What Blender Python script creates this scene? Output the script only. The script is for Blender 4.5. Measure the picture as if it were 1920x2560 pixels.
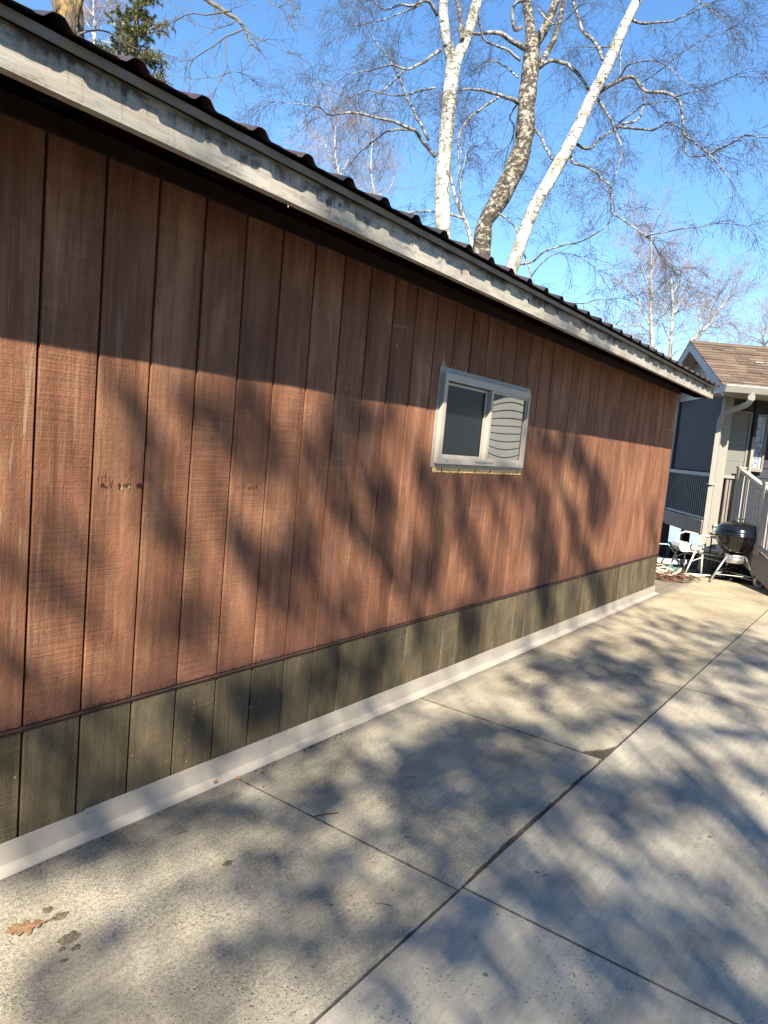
import bpy, bmesh, math, random
from mathutils import Vector, Matrix, noise as mnoise
R = math.radians
sc = bpy.context.scene
for o in list(bpy.data.objects):
    bpy.data.objects.remove(o)
col = sc.collection

# ---------------------------------------------------------------- camera, sky, sun, exposure
cam_d = bpy.data.cameras.new('camera')
cam = bpy.data.objects.new('camera', cam_d)
col.objects.link(cam)
cam_d.sensor_fit = 'VERTICAL'
cam_d.sensor_height = 36.0
cam_d.lens = 25.15
cam_d.clip_start = 0.05
cam_d.clip_end = 3000
rt, up, fw = Vector((0.58694, -0.80467, 0.08952)), Vector((0.02752, 0.13034, 0.99109)), Vector((0.80916, 0.57925, -0.09865))
m = Matrix((rt, up, -fw)).transposed().to_4x4()
m.translation = Vector((-1.17356, -2.20078, 1.49147))
cam.matrix_world = m
sc.camera = cam

SUN = Vector((-1.45, -1.0, 1.62)).normalized()       # direction towards the sun
sun_el = math.asin(SUN.z)
sun_d = bpy.data.lights.new('sun', 'SUN')
sun_d.energy = 5.0
sun_d.angle = R(0.53)
sun_d.color = (1.0, 0.92, 0.77)
sun = bpy.data.objects.new('sun', sun_d)
sun.rotation_euler = SUN.to_track_quat('Z', 'Y').to_euler()
sun.location = SUN * 60
col.objects.link(sun)

world = bpy.data.worlds.new('World')
sc.world = world
world.use_nodes = True
wn = world.node_tree
wn.nodes.clear()
sky = wn.nodes.new('ShaderNodeTexSky')
sky.sky_type = 'NISHITA'
sky.sun_disc = False
sky.sun_elevation = sun_el
sky.sun_rotation = math.atan2(SUN.x, SUN.y)
sky.altitude = 300
sky.air_density = 1.2
sky.dust_density = 0.0
sky.ozone_density = 5.0
bg = wn.nodes.new('ShaderNodeBackground')
bg.inputs['Strength'].default_value = 0.090
wo = wn.nodes.new('ShaderNodeOutputWorld')
hs_ = wn.nodes.new('ShaderNodeHueSaturation')
hs_.inputs['Saturation'].default_value = 1.12
wn.links.new(sky.outputs[0], hs_.inputs['Color'])
wn.links.new(hs_.outputs[0], bg.inputs[0])
wn.links.new(bg.outputs[0], wo.inputs[0])

vs = sc.view_settings
vs.view_transform = 'Standard'
vs.look = 'None'
vs.exposure = 1.52
vs.gamma = 1.0
vs.use_curve_mapping = False
sc.cycles.max_bounces = 6
sc.cycles.diffuse_bounces = 3
sc.cycles.glossy_bounces = 3

# ---------------------------------------------------------------- baked coordinates (metres, world)
TREES = {"left":{"trunks":[[[10.89,5.274,-0.3,0.196],[10.929,5.455,2.44,0.169],[10.968,5.636,5.179,0.1566],[10.977,5.678,5.497,0.1526],[11.007,5.833,6.652,0.1448],[11.089,5.9,7.723,0.1448],[11.146,5.946,8.458,0.1409],[11.196,5.958,8.945,0.1487]],[[11.181,5.969,8.881,0.1096],[11.094,6.044,9.191,0.1052],[11.025,6.062,9.31,0.097],[10.953,6.147,9.801,0.0889],[10.936,6.159,10.311,0.0847],[10.891,6.259,11.108,0.069],[10.918,6.312,12.21,0.0458],[10.856,6.444,13.064,0.0228]],[[11.208,5.931,8.885,0.1096],[11.339,5.926,9.205,0.1101],[11.448,5.927,9.375,0.1068],[11.607,5.906,9.83,0.1033],[11.76,5.909,10.382,0.0959],[11.906,5.933,10.993,0.0803],[12.08,5.972,11.933,0.0565],[12.22,6.074,12.956,0.0284]]],"limbs":[[[11.049,6.201,9.167,0.0431],[10.794,6.232,8.939,0.0367],[10.522,6.279,8.682,0.0306],[10.221,6.378,8.483,0.0245],[9.911,6.519,8.457,0.0186],[9.55,6.697,8.222,0.0129],[9.178,6.897,8.045,0.0073]],[[10.39,6.506,8.586,0.0268],[10.284,6.7,8.352,0.0211],[10.215,6.856,8.196,0.0154]],[[10.938,6.003,7.091,0.047],[10.65,6.134,7.299,0.0421],[10.399,6.198,7.415,0.0373],[10.044,6.393,7.453,0.0326],[9.66,6.621,7.438,0.0281],[9.314,6.789,7.399,0.0236],[8.922,7.006,7.253,0.0193],[8.671,7.051,7.267,0.0151],[8.342,7.195,7.212,0.0109],[7.954,7.419,7.146,0.0069]],[[10.78,6.099,7.371,0.035],[10.817,6.412,7.821,0.0308],[10.843,6.746,8.309,0.0265],[10.902,7.027,8.75,0.0221],[10.939,7.334,9.164,0.0176],[10.971,7.632,9.491,0.013],[10.984,7.974,9.917,0.0083]],[[10.446,6.232,7.439,0.0268],[10.427,6.746,7.521,0.0225],[10.487,7.128,7.459,0.0179],[10.518,7.531,7.294,0.0132],[10.599,7.864,7.126,0.0083]],[[11.041,6.326,9.831,0.0431],[10.851,6.387,9.98,0.0381],[10.666,6.405,9.918,0.0333],[10.391,6.525,9.723,0.0285],[10.174,6.586,9.656,0.0238],[9.888,6.723,9.462,0.0193],[9.63,6.866,9.531,0.0148]],[[10.686,6.487,9.893,0.0193],[10.17,6.565,9.495,0.0151],[9.649,6.655,9.133,0.011],[9.109,6.781,8.815,0.0072]],[[11.305,5.884,9.402,0.0548],[11.367,5.963,9.614,0.0512],[11.421,6.087,10.022,0.0475],[11.459,6.222,10.369,0.0437],[11.49,6.385,10.821,0.036]],[[11.045,6.403,10.316,0.0431],[10.417,6.449,10.164,0.0303],[9.764,6.489,9.77,0.0183],[9.127,6.497,9.327,0.007]],[[10.975,6.179,8.429,0.0235],[10.927,6.587,8.402,0.0208],[10.836,7.058,8.397,0.0181],[10.705,7.611,8.543,0.0153],[10.598,8.094,8.47,0.0124],[10.512,8.602,8.721,0.0094],[10.478,9.04,8.986,0.0064]]]},"centre":{"trunks":[[[11.581,5.341,-0.3,0.225],[11.743,5.337,2.349,0.194],[11.904,5.334,4.997,0.1796],[11.953,5.333,5.399,0.1755],[12.009,5.366,6.053,0.1796],[12.175,5.214,6.521,0.1959],[12.395,5.026,7.215,0.2245],[12.52,4.948,7.79,0.2041],[12.578,5.001,8.58,0.1837],[12.643,5.033,9.299,0.1633],[12.683,5.074,9.861,0.1469]],[[12.681,5.064,9.788,0.1061],[12.706,5.188,10.218,0.1024],[12.744,5.266,10.473,0.0986],[12.778,5.353,10.762,0.0948],[12.87,5.428,11.454,0.0786],[12.925,5.611,12.472,0.054],[13.061,5.698,13.591,0.025]],[[12.699,5.032,9.751,0.098],[12.706,4.907,9.917,0.0893],[12.725,4.782,10.186,0.0847],[12.75,4.667,10.564,0.0802],[12.762,4.581,10.998,0.0678],[12.763,4.589,11.894,0.0476],[12.8,4.545,12.785,0.0237]],[[12.709,4.936,9.269,0.0571],[12.963,4.861,9.695,0.0576],[13.207,4.814,10.208,0.0539],[13.409,4.84,10.795,0.0544],[13.587,4.898,11.378,0.0464],[13.848,4.872,12.15,0.0297]]],"limbs":[[[12.58,5.186,9.683,0.0694],[12.319,5.398,9.795,0.0598],[12.114,5.518,9.833,0.0503],[11.851,5.696,9.733,0.041],[11.61,5.851,9.685,0.0318]],[[12.523,5.224,9.435,0.0367],[12.287,5.326,9.515,0.0331],[12.012,5.47,9.524,0.0296],[11.74,5.609,9.531,0.0262],[11.556,5.65,9.686,0.0228],[11.41,5.644,9.871,0.0194]],[[12.473,5.148,8.577,0.0531],[12.192,5.228,8.569,0.046],[11.932,5.271,8.514,0.039],[11.601,5.417,8.478,0.0322],[11.291,5.525,8.397,0.0256],[10.984,5.622,8.27,0.0192]],[[11.782,5.221,8.405,0.0315],[11.521,5.465,8.108,0.0275],[11.315,5.63,7.791,0.0235],[11.2,5.67,7.489,0.0195],[11.148,5.62,7.168,0.0156],[11.111,5.538,6.791,0.0117]],[[12.744,4.896,9.318,0.049],[12.768,4.674,9.429,0.0461],[12.822,4.375,9.332,0.0434],[12.833,4.118,9.127,0.0406],[12.819,3.873,8.796,0.0379],[12.769,3.695,8.557,0.0352]],[[12.633,4.843,8.097,0.0367],[12.453,4.593,7.86,0.0334],[12.285,4.302,7.472,0.0301],[12.088,4.063,7.152,0.027]],[[12.553,5.295,10.102,0.049],[12.41,5.342,10.012,0.0438],[12.314,5.378,10.252,0.0388],[12.283,5.309,10.402,0.0337],[12.287,5.176,10.459,0.0287],[12.237,5.143,10.666,0.0238]],[[12.472,5.146,8.56,0.0204],[12.6,5.372,8.401,0.0176],[12.886,5.391,8.323,0.0148],[13.047,5.546,8.015,0.0118],[13.181,5.716,7.585,0.0087]],[[12.49,4.902,10.309,0.024],[12.265,4.439,9.808,0.0181],[12.043,4.043,9.714,0.0126],[11.834,3.662,9.819,0.0073]],[[12.487,5.215,9.083,0.0245],[12.689,5.699,9.532,0.0196],[12.857,6.198,9.785,0.0144],[13.049,6.623,9.798,0.0088]]]},"right":{"trunks":[[[10.605,5.073,-0.3,0.159],[10.831,4.709,2.055,0.138],[11.057,4.345,4.411,0.1274],[11.142,4.208,4.854,0.1231],[11.332,4.023,5.882,0.1189],[11.509,3.796,6.549,0.1184],[11.704,3.55,7.257,0.1142],[11.898,3.325,8.089,0.1064],[11.996,3.172,8.547,0.1023],[12.153,2.988,9.304,0.091],[12.265,2.826,9.819,0.0797],[12.359,2.694,10.377,0.065],[12.427,2.622,11.067,0.0431],[12.469,2.61,11.89,0.0215]]],"limbs":[[[12.226,3.373,8.292,0.0487],[12.21,3.192,8.364,0.0452],[12.191,3.009,8.403,0.0417],[12.221,2.758,8.449,0.0382],[12.24,2.47,8.174,0.0349],[12.278,2.186,8.092,0.0315],[12.296,1.927,7.98,0.0283],[12.22,1.751,7.59,0.0251],[12.094,1.649,7.226,0.022],[12.085,1.407,6.996,0.0189],[12.058,1.194,6.794,0.0159],[12.014,1.01,6.619,0.0129],[11.98,0.79,6.317,0.01]],[[12.113,1.208,6.816,0.0205],[12.019,0.92,6.894,0.0167],[11.934,0.621,6.966,0.0131],[11.864,0.268,6.856,0.0096],[11.79,-0.067,6.821,0.0063]],[[12.209,1.665,7.246,0.0175],[12.109,1.572,6.897,0.0162],[12.107,1.389,6.814,0.0149],[12.129,1.186,6.818,0.0136]],[[11.969,3.567,7.327,0.0337],[12.236,3.414,7.314,0.0313],[12.533,3.276,7.639,0.0289],[12.888,3.056,7.946,0.0264],[13.169,2.915,8.122,0.0239],[13.381,2.885,8.384,0.0213],[13.54,2.939,8.703,0.0187],[13.662,3.045,9.022,0.016]],[[12.689,3.164,7.828,0.0192],[12.659,2.782,8.041,0.015],[12.511,2.535,8.077,0.011],[12.509,2.07,8.028,0.0072]],[[12.223,3.361,8.202,0.0337],[12.162,3.119,7.901,0.0289],[12.08,2.902,7.573,0.0241],[11.961,2.731,7.218,0.0195],[11.809,2.613,6.892,0.015],[11.57,2.603,6.504,0.0106]],[[12.254,2.874,7.622,0.0295],[12.29,2.461,7.523,0.0254],[12.202,2.227,7.448,0.0215],[12.13,1.989,7.488,0.0176],[11.998,1.799,7.322,0.0139]],[[11.893,3.641,7.136,0.0337],[11.774,3.471,6.895,0.0306],[11.759,3.172,6.761,0.0276],[11.72,2.888,6.51,0.0247],[11.645,2.657,6.274,0.0218],[11.461,2.542,5.831,0.019],[11.463,2.201,5.577,0.0163],[11.444,1.893,5.354,0.0136]],[[11.444,1.891,5.343,0.0136],[11.389,1.459,5.393,0.0112],[11.366,0.975,5.404,0.0089],[11.268,0.59,5.375,0.0067],[11.14,0.231,5.266,0.0046]],[[11.444,1.891,5.343,0.0136],[11.607,1.762,5.241,0.0109],[11.734,1.658,4.996,0.008],[11.899,1.529,4.919,0.0052]],[[12.305,3.371,8.931,0.0412],[12.394,3.588,9.311,0.0387],[12.416,3.892,9.658,0.0361],[12.511,4.113,10.114,0.0334],[12.637,4.262,10.397,0.0306],[12.783,4.395,10.75,0.0278]],[[12.397,3.017,9.63,0.0332],[12.243,2.705,9.377,0.0275],[12.104,2.396,9.257,0.0219],[11.973,2.067,9.096,0.0166],[11.839,1.769,9.084,0.0115],[11.762,1.401,9.126,0.0066]],[[12.324,3.046,9.207,0.0221],[12.195,2.988,8.823,0.0165],[12.075,2.914,8.417,0.0109]],[[12.41,3.268,9.186,0.0187],[12.651,3.657,9.391,0.0135],[12.825,4.137,9.585,0.0079]],[[11.25,4.175,4.995,0.0262],[11.25,3.881,5.004,0.0232],[11.232,3.635,5.155,0.0203],[11.295,3.273,5.285,0.0175],[11.351,2.911,5.353,0.0147],[11.387,2.595,5.528,0.012],[11.305,2.453,5.762,0.0094],[11.123,2.447,5.974,0.0068]],[[11.611,4.897,6.121,0.0196],[11.738,4.544,5.846,0.0195],[11.764,4.287,5.313,0.0194],[11.74,4.137,4.992,0.0193],[11.681,4.045,4.73,0.0192]],[[11.685,4.061,4.853,0.0153],[11.544,3.848,4.986,0.0127],[11.489,3.527,5.184,0.0101],[11.489,3.086,5.122,0.0077],[11.439,2.673,4.827,0.0053]],[[11.864,4.112,4.591,0.0194],[11.656,3.622,4.315,0.0155],[11.563,3.013,4.288,0.0119],[11.384,2.531,4.304,0.0084],[11.189,2.065,4.271,0.0051]],[[12.482,3.068,8.6,0.0187],[12.267,2.834,8.709,0.0161],[12.161,2.421,8.652,0.0136],[11.956,2.113,8.409,0.0111],[11.727,1.83,8.113,0.0088],[11.537,1.485,7.777,0.0066]],[[12.245,2.492,8.348,0.0144],[12.079,2.171,8.397,0.0119],[11.939,1.827,8.523,0.0094],[11.803,1.467,8.581,0.0071],[11.684,1.071,8.579,0.0049]],[[12.136,1.878,7.903,0.014],[11.961,1.537,7.841,0.0108],[11.808,1.173,7.831,0.0077],[11.629,0.844,7.809,0.0048]],[[12.217,2.776,9.781,0.0252],[12.101,2.376,9.774,0.0202],[12.016,1.894,9.544,0.0154],[11.896,1.425,9.1,0.0108],[11.716,1.036,8.635,0.0065]]]},"slim":{"trunks":[[[11.693,4.284,-0.3,0.068],[11.929,4.904,2.464,0.059],[12.165,5.525,5.227,0.0542],[12.222,5.675,5.561,0.0475],[12.234,5.936,6.174,0.0408],[12.22,6.209,6.65,0.034],[12.255,6.403,7.068,0.0271],[12.295,6.623,7.67,0.0201],[12.388,6.771,8.289,0.013]]],"limbs":[[[12.167,6.129,6.762,0.0253],[12.063,6.055,7.162,0.0195],[11.99,5.942,7.592,0.0138],[11.894,5.849,7.939,0.0082]],[[12.049,5.858,6.233,0.0333],[11.995,6.161,6.3,0.0294],[11.856,6.587,6.39,0.0254],[11.793,6.89,6.387,0.0214],[11.686,7.254,6.376,0.0172]],[[12.002,5.95,6.382,0.0167],[12.258,6.26,7.257,0.0142],[12.57,6.454,7.92,0.0116],[12.862,6.68,8.6,0.0088]]]},"lichen":{"trunks":[[[5.078,7.497,-0.3,0.235],[4.949,8.002,3.393,0.203],[4.82,8.506,7.085,0.1879],[4.808,8.553,7.257,0.1937],[4.769,8.665,7.598,0.1937],[4.723,8.826,8.171,0.1879],[4.677,9.028,8.975,0.1703],[4.681,9.259,10.366,0.1174]],[[4.798,8.341,6.951,0.0407],[4.772,8.272,7.139,0.0375],[4.758,8.18,7.298,0.0344],[4.77,8.067,7.542,0.0312],[4.803,7.962,8.007,0.0254],[4.831,7.938,8.905,0.014]]],"limbs":[[[4.827,8.3,6.95,0.0174],[5.14,8.334,7.173,0.0149],[5.447,8.347,7.236,0.0122],[5.759,8.34,7.225,0.0094],[6.115,8.283,7.27,0.0064]],[[4.617,8.987,8.245,0.0646],[4.944,8.209,8.266,0.0577],[5.316,7.289,7.838,0.0509],[5.482,6.668,7.465,0.0444],[5.496,6.282,7.227,0.0381],[5.477,5.946,7.014,0.0321],[5.439,5.637,6.802,0.0262],[5.37,5.367,6.568,0.0205],[5.284,5.117,6.314,0.0151],[5.172,4.915,6.117,0.0098]],[[5.165,5.147,6.413,0.0124],[5.065,5.372,6.301,0.0108],[4.969,5.587,6.166,0.0092],[4.906,5.762,6.068,0.0075],[4.921,5.821,5.935,0.0058],[4.948,5.853,5.733,0.0041]],[[5.03,5.312,6.27,0.01],[5.059,5.288,6.033,0.008],[5.051,5.327,5.855,0.006],[5.009,5.416,5.693,0.004]],[[5.039,5.313,5.846,0.0063],[5.236,5.363,5.977,0.0047],[5.494,5.305,5.98,0.0031]],[[5.039,5.313,5.846,0.0063],[4.819,5.296,5.713,0.0045],[4.635,5.231,5.598,0.0029]],[[5.172,5.138,6.414,0.01],[5.154,4.844,6.228,0.0077],[5.12,4.576,6.065,0.0054],[5.107,4.28,5.909,0.0033]],[[5.297,5.547,6.796,0.0129],[5.297,5.9,6.843,0.0109],[5.235,6.344,6.914,0.0089],[5.25,6.674,6.948,0.0067],[5.335,6.906,6.977,0.0045]],[[5.165,5.339,6.525,0.0075],[5.181,5.668,6.56,0.0062],[5.181,6.035,6.684,0.0047],[5.191,6.398,6.871,0.0032]],[[4.919,5.78,6.078,0.0064],[4.963,6.076,6.154,0.0048],[5.025,6.354,6.267,0.0032]],[[5.129,6.02,7.188,0.013],[5.167,5.349,6.935,0.0095],[5.158,4.735,6.638,0.0063],[5.044,4.257,6.273,0.0032]],[[5.406,5.479,7.294,0.0129],[5.388,4.741,6.863,0.0095],[5.135,4.337,6.479,0.0064],[4.903,3.919,6.172,0.0036]],[[4.759,8.388,7.408,0.0145],[4.739,8.389,7.25,0.0135],[4.765,8.326,7.099,0.0125],[4.791,8.26,6.923,0.0116]]]},"far":{"trunks":[[[23.695,4.546,-1.2,0.109],[23.692,4.81,1.825,0.094],[23.689,5.073,4.849,0.0872],[23.688,5.166,5.383,0.0738],[23.684,5.344,6.399,0.0604],[23.721,5.476,7.474,0.047],[23.744,5.626,8.548,0.0335],[23.778,5.689,9.195,0.0201]]],"limbs":[[[23.661,5.33,6.128,0.0403],[23.721,5.677,6.63,0.0338],[23.84,5.925,7.04,0.0273],[23.89,6.251,7.336,0.0206],[23.972,6.544,7.696,0.0139]],[[23.707,5.45,7.205,0.0335],[23.332,5.571,7.549,0.0265],[22.975,5.667,7.887,0.0197],[22.651,5.717,8.221,0.013]],[[23.716,5.492,7.527,0.0268],[23.875,5.783,8.007,0.0203],[24.071,5.969,8.174,0.0137]],[[23.72,5.414,7.1,0.0268],[24.302,5.348,7.436,0.0188],[24.831,5.395,7.993,0.0104]],[[23.684,5.244,5.811,0.0268],[23.196,5.505,6.048,0.021],[22.58,5.888,5.944,0.0153],[22.095,6.091,5.861,0.0097]],[[23.728,5.548,7.957,0.0268],[23.556,5.402,8.22,0.0183],[23.398,5.235,8.479,0.0099]]]},"far2":{"trunks":[[[22.727,4.158,-1.2,0.088],[22.832,4.252,1.673,0.076],[22.937,4.346,4.547,0.0707],[22.975,4.38,5.066,0.0604],[23.038,4.452,5.998,0.0502],[23.064,4.485,6.412,0.0399],[23.068,4.594,7.079,0.0296],[23.065,4.676,7.54,0.0193]]],"limbs":[[[23.062,4.472,6.309,0.0386],[23.442,4.425,6.793,0.0303],[23.793,4.412,7.228,0.0219],[24.24,4.269,7.685,0.0133]],[[23.025,4.487,6.098,0.0257],[23.26,4.756,6.561,0.0179],[23.521,4.973,6.934,0.0099]],[[23.078,4.458,6.363,0.0257],[22.825,4.136,6.455,0.0174],[22.581,3.801,6.543,0.0093]],[[22.984,4.439,5.477,0.0257],[22.584,4.538,5.817,0.0175],[22.219,4.569,6.051,0.0094]],[[23.054,4.586,6.923,0.0257],[23.446,4.554,7.416,0.0179],[23.816,4.554,7.915,0.0099]]]},"far3":{"trunks":[[[23.913,6.035,-1.2,0.096],[24.657,5.281,2.168,0.083],[25.4,4.527,5.537,0.0769],[25.611,4.313,6.015,0.0643],[25.854,4.047,6.442,0.0517],[26.029,3.864,6.803,0.0391],[26.207,3.695,7.276,0.0266],[26.347,3.55,7.576,0.014]]],"limbs":[[[25.82,4.088,6.409,0.028],[26.435,3.865,6.599,0.0195],[27.092,3.59,6.826,0.0108]],[[25.923,3.97,6.564,0.028],[25.589,3.897,6.94,0.019],[25.35,3.691,7.317,0.0102]],[[25.715,4.199,6.198,0.028],[26.052,4.343,6.764,0.0195],[26.452,4.372,7.181,0.0107]]]},"far4":{"trunks":[[[30.294,2.307,-1.2,0.088],[30.342,2.533,2.237,0.076],[30.39,2.759,5.674,0.0705],[30.411,2.858,6.426,0.0548],[30.384,2.958,6.796,0.0391],[30.428,2.94,7.052,0.0235]]],"limbs":[[[30.412,2.866,6.488,0.0313],[30.664,3.169,6.782,0.0218],[30.907,3.456,6.92,0.012]],[[30.414,2.874,6.551,0.0313],[30.176,2.659,6.881,0.0213],[29.857,2.522,7.007,0.0114]]]},"farL":{"trunks":[[[17.079,14.185,-1.2,0.075],[17.333,14.286,4.148,0.065],[17.587,14.388,9.496,0.0604],[17.657,14.416,10.233,0.047],[17.613,14.61,11.008,0.0335],[17.651,14.691,11.796,0.0201]]],"limbs":[[[17.636,14.416,10.062,0.0268],[18.092,14.487,10.668,0.0187],[18.447,14.679,11.157,0.0104]],[[17.632,14.498,10.508,0.0268],[17.765,15.002,11.015,0.0187],[17.948,15.451,11.598,0.0104]]]},"farL2":{"trunks":[[[19.01,13.222,-1.2,0.07],[19.08,13.571,4.113,0.06],[19.151,13.919,9.425,0.0559],[19.165,13.988,9.951,0.0454],[19.129,14.136,10.527,0.0349],[19.133,14.26,11.285,0.0245],[19.184,14.289,11.874,0.014]]],"limbs":[[[19.182,13.964,9.953,0.028],[19.736,13.853,10.29,0.0195],[20.182,13.95,10.974,0.0108]],[[19.152,14.135,10.705,0.028],[18.709,14.201,11.011,0.019],[18.34,14.174,11.372,0.0102]]]},"farL3":{"trunks":[[[8.69,13.914,-0.8,0.048],[8.763,14.262,4.589,0.041],[8.837,14.609,9.978,0.038],[8.844,14.642,10.234,0.0333],[8.868,14.675,10.619,0.0285],[8.853,14.76,10.999,0.0238],[8.88,14.81,11.511,0.019]]],"limbs":[[[8.849,14.665,10.404,0.019],[8.962,15.199,10.92,0.0133],[9.126,15.68,11.545,0.0074]],[[8.859,14.68,10.575,0.019],[8.755,14.248,10.736,0.0128],[8.653,13.812,10.883,0.0068]],[[8.861,14.721,10.83,0.0143],[8.972,15.245,11.267,0.0109],[9.079,15.776,11.715,0.0074]]]}}
FIR = [8.178,11.964,9.321]
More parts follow.
